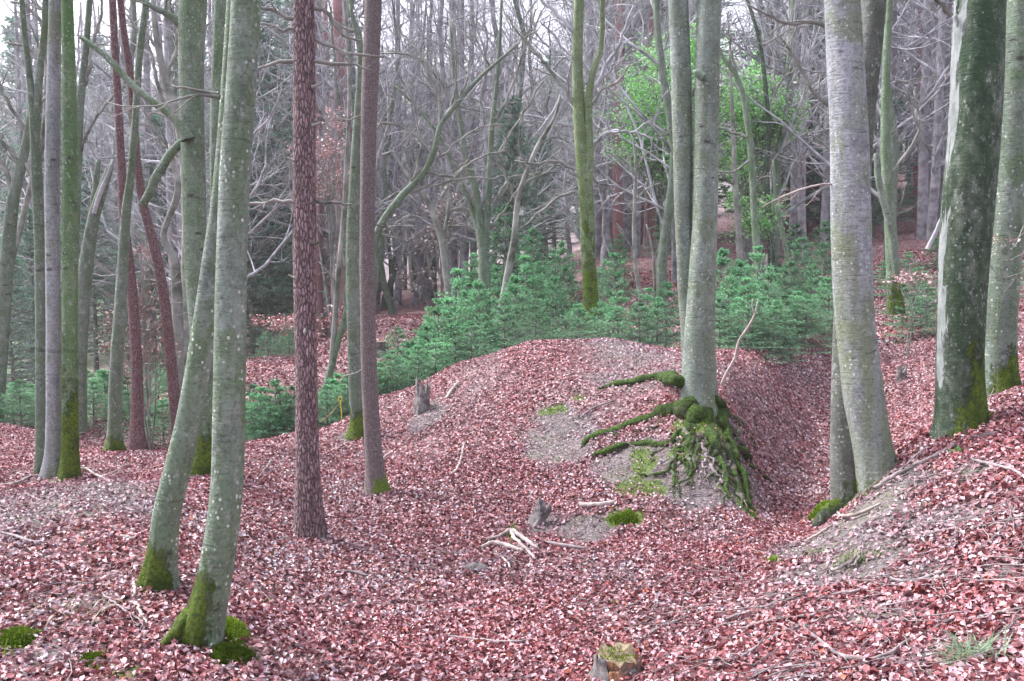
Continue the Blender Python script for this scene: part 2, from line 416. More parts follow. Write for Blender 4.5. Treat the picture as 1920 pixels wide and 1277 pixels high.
M['beech_vivid'] = beech('beech_bark_vivid_green', (.14, .22, .12), (.20, .29, .16), (.08, .19, .05), .8, .4)
M['beech_dark'] = beech('beech_bark_dark', (.10, .13, .09), (.24, .28, .23), (.04, .085, .04), .9, .35, (.018, .045, .022), mottle=.8)
M['beech_mid'] = beech('beech_bark_mid', (.15, .16, .15), (.26, .27, .27), (.10, .14, .08), .6, .5)
M['beech_back'] = beech('beech_bark_back', (.14, .19, .15), (.24, .30, .255), (.12, .17, .08), .6, .2)
M['pine'] = pine('pine_bark', (.27, .175, .185), (.43, .32, .34), (.08, .05, .055), 52, 15, .014)
M['pine_fine'] = pine('pine_bark_reddish', (.22, .13, .135), (.36, .25, .26), (.10, .045, .045), 60, 26, .010)
M['spruce'] = pine('spruce_bark', (.24, .21, .205), (.38, .34, .34), (.12, .09, .09), 95, 70, .006)
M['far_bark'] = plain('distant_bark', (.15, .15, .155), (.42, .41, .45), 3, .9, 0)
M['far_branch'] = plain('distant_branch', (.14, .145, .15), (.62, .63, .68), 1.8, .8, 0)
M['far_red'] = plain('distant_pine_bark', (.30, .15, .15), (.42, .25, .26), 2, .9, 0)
M['branch'] = plain('branch_bark', (.09, .10, .08), (.36, .36, .34), 3, .75, .003)
M['stick'] = plain('stick_bark', (.10, .08, .08), (.34, .29, .30), 9, .7, .003)
M['pale_stick'] = plain('pale_stick_wood', (.22, .18, .17), (.50, .44, .42), 9, .7, .003)
M['needle'] = toned('spruce_needles', .55, .4, .25)
M['leaf'] = toned('fallen_beech_leaves', .55, .35)
M['fresh'] = toned('fresh_leaves', .45, .5, .4)
M['mosscol'] = toned('moss_tufts', .9, .1, .2)

# terrain material
def ground_mat():
    m, nt, b = new_mat('forest_floor'); N = NT(nt)
    c = N.coord()
    cell = N.vor(c, 24, 'F1', 'Color'); sep = N.n('ShaderNodeSeparateColor'); N.l(cell, sep.inputs[0])
    litter = N.ramp(sep.outputs[0], [(0, (.04, .015, .018)), (.3, (.10, .04, .042)), (.6, (.20, .09, .09)), (.85, (.36, .22, .23)), (1, (.50, .36, .38))])
    litter = N.mix(N.ramp(N.noise(c, .8, 4), [(.35, .35), (.65, 0)]), litter, (.20, .14, .15))
    s1 = N.noise(c, 6, 6, .7); s2 = N.noise(c, 60, 4, .7)
    soil = N.mix(N.ramp(s1, [(.35, 0), (.65, 1)]), (.12, .095, .09), (.33, .29, .30))
    soil = N.mix(N.ramp(s2, [(.40, .85), (.58, 0)]), soil, (.06, .04, .042))
    soil = N.mix(N.ramp(N.noise(c, 28, 4, .7), [(.56, 0), (.66, .8)]), soil, (.46, .42, .44))
    soil = N.mix(N.ramp(N.noise(c, 2.5, 4, .6), [(.5, 0), (.65, .45)]), soil, (.19, .20, .12))
    sm = N.math('ADD', N.attr('tone'), 0)
    smk = N.ramp(N.math('ADD', sm, N.math('MULTIPLY_ADD', N.noise(c, 5, 5, .7), .8, -.4)), [(.3, 0), (.6, 1)])
    col = N.mix(smk, litter, soil)
    mo = N.attr('moss')
    mk = N.ramp(N.math('ADD', mo, N.math('MULTIPLY_ADD', N.noise(c, 9, 5, .7), 1.0, -.5)), [(.5, 0), (.7, .9)])
    col = N.mix(mk, col, N.mix(N.noise(c, 50, 3), MOSS_A, (.16, .22, .05)))
    # distance: meadow and wooded hillside are different ground, by place
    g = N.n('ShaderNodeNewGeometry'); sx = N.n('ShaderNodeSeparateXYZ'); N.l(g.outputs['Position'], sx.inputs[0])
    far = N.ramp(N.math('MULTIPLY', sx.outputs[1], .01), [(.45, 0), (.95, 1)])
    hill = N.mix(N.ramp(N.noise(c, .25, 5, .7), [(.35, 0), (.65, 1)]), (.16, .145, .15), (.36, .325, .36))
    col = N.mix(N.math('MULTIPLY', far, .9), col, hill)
    mxf = N.ramp(N.math('MULTIPLY_ADD', sx.outputs[0], -.02, 0.2), [(.45, 0), (.62, 1)])
    myf = N.ramp(N.math('MULTIPLY', sx.outputs[1], .01), [(.20, 0), (.28, 1), (.74, 1), (.85, 0)])
    grassy = N.mix(N.ramp(N.noise(c, .6, 5), [(.4, 0), (.6, 1)]), (.13, .30, .11), (.30, .36, .24))
    col = N.mix(N.math('MULTIPLY', N.math('MULTIPLY', mxf, myf), .85), col, grassy)
    N.l(col, b.inputs['Base Color']); b.inputs['Roughness'].default_value = .8
    h = N.bump(sep.outputs[1], .03, .8); h2 = N.bump(s2, .025, 1.0, h)
    N.l(h2, b.inputs['Normal'])
    return m
M['ground'] = ground_mat()

# ------------------------------------------------------------------ terrain
tb = MB()
soilv = field(GX, GY, SOIL); mossv = field(GX, GY, MOSSG)
iv, iu = np.meshgrid(np.arange(NV - 1), np.arange(NU - 1), indexing='ij')
a = iv * NU + iu
quads = np.stack([a, a + 1, a + 1 + NU, a + NU], -1).reshape(-1, 4)
tb.add(np.stack([GX, GY, GZ], -1).reshape(-1, 3), quads, None, mossv.ravel(), np.repeat(soilv.ravel()[:, None], 3, 1))
tag(tb.build('ground', M['ground']), kind='structure')

# ------------------------------------------------------------------ fallen leaves
def rand_rot(n, tilt):
    """random frames: right, forward, up"""
    yaw = rng.uniform(0, 2 * math.pi, n)
    up = unit(np.stack([rng.normal(0, tilt, n), rng.normal(0, tilt, n), np.ones(n)], -1))
    f = np.stack([np.cos(yaw), np.sin(yaw), np.zeros(n)], -1)
    r = unit(np.cross(f, up)); f = np.cross(up, r)
    return r, f, up
LEAFPAL = np.array([(.13,.037,.040),(.235,.074,.078),(.35,.140,.150),(.46,.230,.245),(.54,.34,.36),(.61,.47,.50),(.56,.45,.50),(.44,.14,.07),(.35,.24,.275)])
LEAFW = np.array([.17,.20,.17,.14,.12,.10,.06,.008,.06]); LEAFW /= LEAFW.sum()
def leaf_geo(mb, C, L, r, f, up, col, full=True):
    n = len(C); L = L[:, None]
    Wd = L * rng.uniform(.28, .38, (n, 1))
    e = rng.uniform(-.25, .5, (n, 1)) * L; b = rng.uniform(-.25, .35, (n, 1)) * L
    if full:
        V = np.stack([C - f * L * .5 + up * b * .5,
                      C - f * L * .18 - r * Wd + up * e, C - f * L * .15, C - f * L * .18 + r * Wd + up * e,
                      C + f * L * .2 - r * Wd * .85 + up * e, C + f * L * .2, C + f * L * .2 + r * Wd * .85 + up * e * .8,
                      C + f * L * .52 + up * b], 1)
        i = (np.arange(n) * 8)[:, None]
        q = np.concatenate([i + [1, 2, 5, 4], i + [2, 3, 6, 5]]); t = np.concatenate([i + [0, 2, 1], i + [0, 3, 2], i + [4, 5, 7], i + [5, 6, 7]])
        mb.add(V.reshape(-1, 3), q, t, 0, np.repeat(col, 8, 0))
    else:
        V = np.stack([C - f * L * .5, C - r * Wd + up * e, C + f * L * .5 + up * b, C + r * Wd + up * e], 1)
        i = (np.arange(n) * 4)[:, None]
        mb.add(V.reshape(-1, 3), None, np.concatenate([i + [0, 2, 1], i + [0, 3, 2]]), 0, np.repeat(col, 4, 0))
lb = MB()
def scatter(y0, y1, dens, size, full, keep_soil=.12):
    w = .70; x_off = 1.7
    area = w * (y1 ** 2 - y0 ** 2) + 2 * x_off * (y1 - y0)
    n = int(area * dens)
    y = rng.uniform(y0, y1, n * 2); keep = rng.uniform(0, 1, n * 2) < (w * y + x_off) / (w * y1 + x_off); y = y[keep][:n]
    x = rng.uniform(-1, 1, len(y)) * (w * y + x_off)
    s = field(x, y, SOIL); mo = field(x, y, MOSSG)
    k = rng.uniform(0, 1, len(y)) > np.clip(np.maximum(s * 1.05, mo * 1.1) - .1 - .2 * (fbm(x * 6, y * 6, 5, 2)), 0, 1 - keep_soil * .5)
    clump = fbm(x * 2.3, y * 2.3, 77, 3)
    k &= rng.uniform(0, 1, len(y)) < np.clip(.95 + clump * .9, .35, 1)
    x, y, s = x[k], y[k], s[k]; n = len(x)
    C = np.stack([x, y, hz(x, y) + rng.uniform(.0, .028, n)], -1)
    # ground slope for the leaf frame
    r, f, up = rand_rot(n, .5)
    gx = (hz(x + .05, y) - hz(x - .05, y)) / .1; gy = (hz(x, y + .05) - hz(x, y - .05)) / .1
    up = unit(up + np.stack([-gx, -gy, np.zeros(n)], -1) * .9); r = unit(np.cross(f, up)); f = np.cross(up, r)
    ci = rng.choice(len(LEAFPAL), n, p=LEAFW)
    col = LEAFPAL[ci] * rng.uniform(.8, 1.2, (n, 1))
    # fields of redder and paler leaves
    red = fbm(x * 1.3, y * 1.3, 55, 3)[:, None]
    col = col * (1 + .2 * np.clip(red, -1, 1) * np.array([[.3, -1, -1]]))
    pale = np.clip(s[:, None] * .6, 0, .5); col = col * (1 - pale) + np.array([[.38, .31, .35]]) * pale
    leaf_geo(lb, C, size * rng.uniform(.7, 1.25, n), r, f, up, np.clip(col, .01, .9), full)
scatter(2.2, 5.5, 4300, .031, True)
scatter(5.5, 9, 3700, .030, True)
scatter(9, 14.5, 1900, .035, False)
scatter(14.5, 26, 380, .068, False)
tag(lb.build('fallen_leaves', M['leaf'], smooth=False), kind='stuff')

# ------------------------------------------------------------------ foreground and middle trees
def ln_seed(k):
    return np.random.default_rng(k)
def growth(Pt, Rd, r, n_per, ratio, ang, up=.25, N=6, t0=.25, t1=1.0, rratio=.5, wob=.12, flat=0.0, taper=.25):
    """children of many polylines at once"""
    Mn, Nn = Pt.shape[:2]
    if Mn == 0: return np.zeros((0, N, 3)), np.zeros((0, N))
    n_ = Mn * n_per
    par = np.repeat(np.arange(Mn), n_per)
    t = np.clip((np.tile(np.arange(n_per), Mn) + r.uniform(0, 1, n_)) / n_per, 0, 1) * (t1 - t0) + t0
    f = t * (Nn - 1); i = np.minimum(f.astype(int), Nn - 2); a = (f - i)[:, None]
    st = Pt[par, i] * (1 - a) + Pt[par, i + 1] * a
    tg = unit(Pt[par, i + 1] - Pt[par, i]); rad = Rd[par, i] * (1 - a[:, 0]) + Rd[par, i + 1] * a[:, 0]
    ln = np.linalg.norm(np.diff(Pt, axis=1), axis=2).sum(1)[par]
    rv = r.normal(0, 1, (n_, 3)); rv[:, 2] *= (1 - flat)
    side = unit(rv - (rv * tg).sum(1, keepdims=True) * tg)
    an = r.normal(ang, .2, n_)[:, None]
    d = unit(tg * np.cos(an) + side * np.sin(an))
    L = ln * ratio * (1.15 - .75 * t) * r.uniform(.6, 1.25, n_)
    out = np.empty((n_, N, 3)); out[:, 0] = st; cur = d
    for k in range(1, N):
        cur = unit(cur + r.normal(0, wob, (n_, 3)) + np.array([0, 0, up / N]))
        out[:, k] = out[:, k - 1] + cur * (L / (N - 1))[:, None]
    r0 = np.minimum(rad * rratio * r.uniform(.7, 1.2, n_), rad * .9)
    R_ = r0[:, None] * np.linspace(1, taper, N)[None]
    return out, R_

def trunk_path(path, Y, lean=0.0):
    """photo path of (px, py, width px) at distance Y -> centre line and radius"""
    o = []
    for k, (px, py, w) in enumerate(path):
        yy = Y + lean * k / max(1, len(path) - 1)
        p = P(px, py, yy); o.append((*p, w / 2 / F_PX * yy))
    return np.array(o)

def make_trunk(parent, org, path, Y, mat, k=20, step=.07, flare=0.0, moss=None, seed=0, name='trunk', lobes=5, knots=.03, bury=.25, lean=0.0):
    r = ln_seed(seed + 100)
    c = trunk_path(path, Y, lean)
    ln = np.linalg.norm(np.diff(c[:, :3], axis=0), axis=1).sum()
    c = spline(c, max(8, int(ln / step)))
    if bury:
        d = unit(c[0, :3] - c[1, :3])
        c = np.vstack([[*(c[0, :3] + d * bury), c[0, 3] * 1.05], c])
    N = len(c)
    h = np.concatenate([[0], np.cumsum(np.linalg.norm(np.diff(c[:, :3], axis=0), axis=1))]) - bury
    an = np.linspace(0, 2 * math.pi, k, endpoint=False)
    ph = r.uniform(0, 6.28, 4)
    lob = 1 + flare * np.exp(-np.maximum(h, -.1) / .22)[:, None] * (.35 + .65 * np.cos(lobes * an + ph[0])[None] ** 2)
    lob = lob * (1 + knots * (fbm(np.cos(an)[None] * 1.4 + h[:, None] * 1.1 + seed, np.sin(an)[None] * 1.4 + h[:, None] * .8 + seed * 1.7, seed, 3)) * 2)
    lob = lob * (1 + .02 * np.cos(3 * an + ph[1])[None])
    mo = np.zeros((1, N, k))
    if moss:
        mh, side, amt = moss
        m1 = np.clip(1.25 - h / mh, 0, 1)[:, None] * amt
        if side is not None: m1 = m1 * (.55 + .65 * np.cos(an - side))[None]
        mo[0] = np.clip(m1 + .25 * fbm(an[None] * 1.5 + seed, h[:, None] * 3, seed, 2) * (m1 > 0), 0, 1.2)
    mb = MB(); mb.tubes(c[None, :, :3], c[None, :, 3], k, mo, lob[None], cap=True)
    mb.build(name, mat, parent, org)
    return c

def limb(parent, org, path, Y, mat, name='branch', twigs=0, seed=0, k=8, ratio=.45, up=.2, taper_end=True, lv=2, lean=0.0, jit=.012, wob=.16):
    r = ln_seed(seed + 500)
    c = trunk_path(path, Y, lean)
    n_ = max(8, min(60, int(np.linalg.norm(np.diff(c[:, :3], axis=0), axis=1).sum() / .08)))
    c = spline(c, n_)
    c[1:, :3] += np.cumsum(r.normal(0, jit * .3, (n_ - 1, 3)), 0) * .6 + r.normal(0, jit * .25, (n_ - 1, 3))
    c[:, 3] = np.maximum(c[:, 3], .0015)
    mb = MB(); mb.tubes(c[None, :, :3], c[None, :, 3], k, cap=True)
    if twigs:
        a, ar = growth(c[None, :, :3], c[None, :, 3], r, twigs, ratio, .8, up, 7, .1, .98, .5, wob)
        mb.tubes(a, np.maximum(ar, .0016), 4)
        if lv > 1:
            b, br = growth(a, ar, r, 4, .5, .75, up, 5, .2, 1, .6, .18)
            mb.tubes(b, np.maximum(br, .0012), 3)
    mb.build(name, mat, parent, org)
    return c

def tree(name, px, py, Y, label, cat='tree', group=None):
    """root empty for a tree whose base shows at a photo pixel (or stands hidden at distance Y)"""
    if Y is None: g = G(px, py); Y = g[1]
    x = (px - CX) / F_PX * Y / 1.0
    x = P(px, py, Y)[0]
    org = np.array([x, Y, float(hz(x, Y))])
    return empty(name, org, label, cat, group), org, Y

# leaning pair of beeches, left front
t, o, Y = tree('beech_tree', 385, 1205, None, 'nearest grey beech at left front, its bent base wrapped in green moss')
c = make_trunk(t, o, [(372,1205,74),(383,1160,70),(398,1100,64),(413,1020,62),(424,930,60),(428,850,59),(431,700,58),(433,560,57),(436,450,56),(441,330,56),(450,200,55),(458,80,54),(465,-60,53),(474,-260,48),(480,-500,44)], Y, M['beech'], 28, .045, .28, (.42, 1.7, 1.25), 1)
YT1 = Y
for i, pth in enumerate(([(375,1180,46),(368,1215,34),(372,1240,24),(384,1258,10)], [(395,1170,40),(405,1200,26),(422,1212,14),(440,1218,6)], [(360,1150,40),(340,1175,26),(322,1190,12)])):
    cc = spline(trunk_path(pth, Y), 18); cc[:, 1] -= np.linspace(0, .12, 18); g_ = hz(cc[:, 0], cc[:, 1]); cc[:, 2] = np.maximum(cc[:, 2], g_ - .01)
    mb = MB(); mb.tubes(cc[None, :, :3], cc[None, :, 3], 12, 1.0 if i != 1 else .1, cap=True, rough=.03); mb.build('root', M['beech'], t, o)
limb(t, o, [(412,182,10),(380,178,6),(330,188,4),(270,200,3),(200,190,2)], Y, M['branch'], twigs=7, seed=1)
limb(t, o, [(410,175,7),(375,168,5),(340,160,3),(322,158,2)], Y, M['branch'], twigs=3, seed=2)
t, o, Y = tree('beech_tree', 297, 1100, None, 'beech with moss foot leaning right across behind the nearest grey beech')
make_trunk(t, o, [(296,1100,66),(301,1060,56),(306,1020,51),(313,960,49),(330,890,49),(352,797,47),(366,720,45),(379,640,44),(393,540,42),(404,460,40),(415,380,38),(426,250,36),(436,100,34),(446,-80,32),(458,-400,28)], Y, M['beech'], 24, .05, .35, (.26, 2.2, 1.3), 2)
# beech behind the pair with mossy foot and a thick side bough
t, o, Y = tree('beech_tree', 376, 893, None, 'green-grey beech behind the leaning one, with a long bough crossing to upper left')
make_trunk(t, o, [(374,893,50),(383,850,40),(386,780,37),(378,650,39),(368,500,42),(364,350,42),(360,200,43),(359,100,46),(362,0,50),(366,-150,46),(370,-400,42)], Y, M['beech_green'], 22, .08, .3, (.55, None, 1.2), 3)
limb(t, o, [(352,262,26),(340,235,17),(305,205,14),(262,172,13),(215,120,12),(180,88,10),(152,66,8)], Y - .15, M['beech_green'], seed=3, k=12)
limb(t, o, [(350,60,20),(320,30,14),(280,10,10),(240,-10,8)], Y, M['beech_back'], twigs=4, seed=4, k=10)
limb(t, o, [(350,262,18),(330,278,16),(300,320,17),(284,355,16),(268,385,15)], Y + .1, M['beech_green'], seed=5, k=12)
t, o, Y = tree('beech_tree', 417, 860, 10.2, 'slim mossy green beech half hidden right behind the nearest left beech trunk')
make_trunk(t, o, [(417,862,30),(414,700,27),(410,500,27),(407,350,27),(409,200,28),(415,60,30),(420,-100,30),(425,-400,26)], Y, M['beech_green'], 16, .12, .2, (.4, None, .8), 4)
# left cluster of three
t, o, Y = tree('beech_tree', 77, 889, None, 'slender dark green-grey stem left of the white and green trunks, forking near the top')
make_trunk(t, o, [(77,889,24),(77,840,19),(76,650,18),(74,450,18),(69,330,20),(65,250,17),(56,150,12),(46,60,10),(38,-60,9),(30,-300,7)], Y, M['beech_back'], 16, .08, .2, (.2, None, .4), 5)
limb(t, o, [(67,260,14),(72,180,13),(80,80,12),(86,-20,11),(90,-250,8)], Y, M['beech_back'], seed=6, k=12, name='fork')
YL = Y
t, o, Y = tree('beech_tree', 99, 895, None, 'smooth pale grey-white beech trunk between a dark stem and a green mossy trunk at left')
make_trunk(t, o, [(98,895,40),(100,855,30),(101,800,27),(101,650,27),(99,480,26),(98,350,26),(100,200,25),(103,50,22),(104,-100,21),(105,-350,18)], Y, M['beech_lilac'], 18, .08, .3, None, 6)
t, o, Y = tree('beech_tree', 130, 897, None, 'bright green moss-covered straight trunk right beside the pale grey-white beech at left')
make_trunk(t, o, [(130,897,38),(131,850,31),(131,650,28),(131,450,28),(131,300,27),(129,150,24),(126,0,20),(122,-250,17)], Y, M['beech_vivid'], 18, .08, .3, (1.3, None, .9), 7)
# leaning and dead stems behind
t, o, Y = tree('dead_tree', 148, 770, 12.5, 'broken leaning dead trunk with bark peeled pale at its top, behind the green mossy trunk', 'dead tree')
make_trunk(t, o, [(149,775,26),(150,680,24),(153,590,26),(160,510,26),(168,450,24),(178,400,21),(194,350,18),(206,315,12),(212,300,5)], Y, M['beech_back'], 14, .12, .1, None, 8)
limb(t, o, [(176,400,8),(189,360,9),(203,325,7),(213,300,5)], Y - .1, M['far_branch'], name='peeled_wood', seed=9, k=8)
limb(t, o, [(150,600,16),(165,470,14),(175,380,12),(184,300,10)], Y + .3, M['beech_back'], name='fork', seed=9, k=8)
t, o, Y = tree('beech_tree', 215, 846, None, 'green-tinged thin beech just left of the two reddish pines, curving slightly')
make_trunk(t, o, [(215,847,36),(215,815,25),(217,700,24),(224,600,23),(230,500,20),(236,400,17),(246,320,14),(254,220,13),(262,100,12),(274,0,12),(290,-200,10)], Y, M['beech_back'], 16, .12, .3, (.3, None, .6), 10)
t, o, Y = tree('pine_tree', 258, 838, 12.0, 'slender reddish pine beside the curving green beech, left one of the two red pines')
make_trunk(t, o, [(258,838,34),(257,800,25),(257,700,21),(250,580,20),(240,480,19),(233,420,17),(228,320,15),(222,200,14),(216,100,13),(211,0,13),(204,-200,12)], Y, M['pine_fine'], 16, .12, .3, None, 11)
t, o, Y = tree('pine_tree', 333, 832, 12.2, 'reddish pine leaning to the left across its neighbour, right one of the two red pines')
make_trunk(t, o, [(334,845,26),(331,790,22),(325,720,21),(317,640,20),(308,560,19),(296,490,18),(281,430,16),(268,380,15),(257,300,14),(245,150,13),(231,50,12),(220,-60,11),(208,-220,10)], Y, M['pine_fine'], 16, .12, .2, None, 12)
t, o, Y = tree('dead_tree', 336, 760, 14.5, 'dark twisted dead stem with a crooked S-shaped bend behind the right red pine', 'dead tree')
make_trunk(t, o, [(340,800,20),(336,700,20),(332,560,20),(327,490,17),(312,460,12),(306,440,11),(316,410,11),(330,375,13),(334,345,12),(325,310,9),(318,270,6)], Y, M['branch'], 12, .12, .1, None, 13, bury=.1)
# main pine
t, o, Y = tree('pine_tree', 580, 1008, None, 'big straight purple-brown pine with furrowed plated bark, left of centre')
make_trunk(t, o, [(580,1010,56),(580,985,51),(579,940,48),(577,850,45),(575,700,42),(573,550,42),(572,400,42),(571,250,40),(571,100,38),(570,0,38),(568,-200,36),(566,-450,33)], Y, M['pine'], 28, .05, .4, None, 14, lobes=6, knots=.05)
YP = Y
for i, pth in enumerate(([(555,380,6),(520,376,7),(490,378,6),(458,380,4)], [(590,376,6),(620,378,6),(650,382,4),(665,386,2)], [(552,36,8),(520,22,7),(490,12,6),(455,-5,4)],
        [(590,72,7),(640,96,6),(690,104,5),(720,108,3)], [(590,16,8),(615,28,7),(640,60,6),(668,78,4)], [(590,114,8),(625,120,7),(668,130,5),(700,142,3)], [(552,115,8),(520,118,7),(495,125,5),(470,135,3)], [(552,55,7),(522,58,6),(500,48,5),(480,60,3)])):
    limb(t, o, pth, Y, M['branch'], twigs=3 if i > 1 else 2, seed=20 + i, ratio=.4, up=.1, jit=.03)
for i, (px_, py_, sd_) in enumerate(((592, 232, 1), (552, 300, -1), (592, 455, 1), (554, 520, -1), (572, 620, 0), (592, 160, 1))):
    limb(t, o, [(px_ - 8 * sd_, py_ + 3, 7), (px_ + 4 * sd_, py_, 5), (px_ + 13 * sd_, py_ - 5, 2)], Y - (.12 if sd_ == 0 else .05), M['branch'], name='branch_stub', seed=410 + i, jit=.0)
# spruce trunk
t, o, Y = tree('spruce_tree', 706, 925, None, 'straight spruce trunk with fine scaly grey-brown bark, just right of the plated pine')
make_trunk(t, o, [(707,928,46),(704,900,37),(701,860,33),(697,800,31),(692,700,30),(690,600,29),(688,480,28),(689,350,28),(692,200,30),(697,80,31),(700,-20,31),(704,-300,28)], Y, M['spruce'], 20, .07, .3, (.2, 4.6, 1.2), 15)
for i, pth in enumerate(([(682,690,3),(664,700,3),(640,705,2)], [(702,420,3),(730,430,3),(752,455,2)], [(684,215,3),(650,225,3),(625,218,2)])):
    limb(t, o, pth, Y, M['branch'], twigs=2, seed=30 + i)
# beech behind the spruce
t, o, Y = tree('beech_tree', 672, 818, None, 'mossy-footed green-grey beech close behind the spruce trunk, its top broken off at a slant')
make_trunk(t, o, [(672,820,40),(671,790,27),(667,740,24),(664,680,24),(662,550,26),(662,450,26),(666,340,22),(670,240,17),(675,150,13),(676,110,13),(672,65,13),(662,35,9),(656,8,4)], Y, M['beech_back'], 18, .09, .35, (.35, None, 1.2), 16)
for i, pth in enumerate(([(668,60,7),(640,50,5),(610,20,4),(590,-5,3)], [(678,280,5),(700,250,4),(730,200,3)])):
    limb(t, o, pth, Y, M['branch'], twigs=4, seed=36 + i)
for (p_, lab) in (([(618,705,14),(628,660,12),(640,620,12),(650,580,11),(655,480,9),(660,380,7)], 'thin green leaning stem rising behind the beech left of the spruce trunk'),
                 ([(621,690,11),(628,600,10),(636,500,10),(645,400,9),(650,300,8),(655,180,7),(650,60,6),(640,-60,5)], 'thin dark upright stem crossing the green leaning stem left of the spruce trunk')):
    t, o, Y = tree('sapling', p_[0][0], p_[0][1], 15.5, lab)
    make_trunk(t, o, p_, Y, M['beech_green'] if p_[0][2] > 12 else M['branch'], 10, .15, .1, None, 17)
    limb(t, o, [(p_[3][0], p_[3][1], 5), (p_[3][0] - 20, p_[3][1] - 50, 3), (p_[3][0] - 50, p_[3][1] - 90, 2)], Y, M['branch'], twigs=5, seed=40 + p_[0][2])
# forked mossy beech behind the mound
t, o, Y = tree('beech_tree', 1107, 570, 16.5, 'yellow-green mossy forked beech rising out of the young spruces behind the mound crest')
make_trunk(t, o, [(1110,600,32),(1107,550,29),(1103,480,27),(1099,380,27),(1093,300,27),(1087,230,24),(1083,150,20),(1083,80,19),(1086,0,18),(1090,-100,16),(1094,-300,13)], Y, M['beech_yellow'], 18, .14, .15, (1.9, None, .7), 18)
limb(t, o, [(1097,380,14),(1104,320,18),(1104,250,15),(1103,200,14),(1108,150,12),(1117,115,11),(1125,90,10),(1128,0,9),(1132,-100,7)], Y - .05, M['beech_yellow'], seed=44, k=12, name='fork')
for i, pth in enumerate(([(1082,200,9),(1050,150,7),(1010,100,6),(965,55,4),(940,10,3)], [(1110,275,7),(1122,262,6),(1145,245,6),(1180,248,5),(1215,262,4),(1250,290,2)], [(1078,320,6),(1040,302,5),(1000,305,4),(960,298,3)],
        [(1080,60,9),(1050,35,8),(1015,5,6),(980,-30,4)], [(1078,360,6),(1050,370,5),(1020,395,4),(990,420,3)], [(1112,170,8),(1140,120,6),(1170,60,5),(1190,10,4)], [(1112,330,6),(1125,345,5),(1138,340,4),(1150,360,3)], [(1080,110,6),(1055,90,5),(1030,55,4),(1010,40,3)], [(1110,195,6),(1130,165,5),(1155,150,5),(1180,120,3)], [(1090,30,8),(1110,-10,6),(1140,-50,5)])):
    limb(t, o, pth, Y, M['far_branch'] if i % 2 else M['branch'], twigs=7, seed=50 + i, ratio=.42, wob=.25, jit=.05)
# the beech on the mound
t, o, Y = tree('beech_tree', 1312, 790, 8.75, 'big twin-stemmed beech on the mound with bare mossy roots clawing down the slope')
YB = Y
make_trunk(t, o, [(1312,838,92),(1312,812,92),(1312,785,84),(1311,755,72),(1310,720,65),(1310,680,62),(1312,600,54),(1317,500,50),(1322,400,47),(1324,230,46),(1326,100,44),(1330,0,43),(1332,-150,42),(1335,-450,38)], Y, M['beech_mound'], 36, .04, .3, (.36, None, 1.0), 19, lobes=5)
make_trunk(t, o, [(1302,740,30),(1297,680,34),(1291,600,32),(1285,540,29),(1283,480,29),(1281,400,32),(1279,250,36),(1276,120,36),(1272,0,36),(1270,-150,35),(1266,-450,30)], Y + .12, M['beech_mound'], 24, .055, 0, None, 20, name='second_trunk', bury=0)
limb(t, o, [(1318,145,16),(1308,140,13),(1301,135,8)], Y - .12, M['beech'], seed=60, name='branch_stub', k=10)
def root_path(pth, mat, moss, kk=12, lift=.6, dy=0.0, seed=0, par=None, og=None):
    """a root that lies on the ground where the photo shows it"""
    pts = []
    for (px, py, w, *fx) in pth:
        g_ = P(px, py, fx[0]) if fx else G(px, py)
        rr = w / 2 / F_PX * g_[1]
        if not fx: g_[2] += rr * lift
        pts.append((*g_, rr))
    c_ = spline(np.array(pts), max(12, len(pts) * 7))
    r = ln_seed(seed + 900)
    c_[:, :3] += fbm(np.linspace(0, 9, len(c_))[:, None] + seed, np.array([[1., 9., 17.]]), seed, 3) * np.array([[.05, .05, .03]])
    c_[:, 3] *= 1 + (.22 if pth[0][2] > 25 else .5) * fbm(np.linspace(0, 9, len(c_)), np.zeros(len(c_)) + seed, seed + 3, 2)
    lo = 1 + .3 * fbm(np.linspace(0, 6, len(c_))[:, None], np.arange(kk)[None] * .7, seed + 5, 2)
    mb = MB(); mb.tubes(c_[None, :, :3], c_[None, :, 3], kk, moss, lo[None], cap=True)
    return mb.build('root', mat, par, og)
b_ = YB
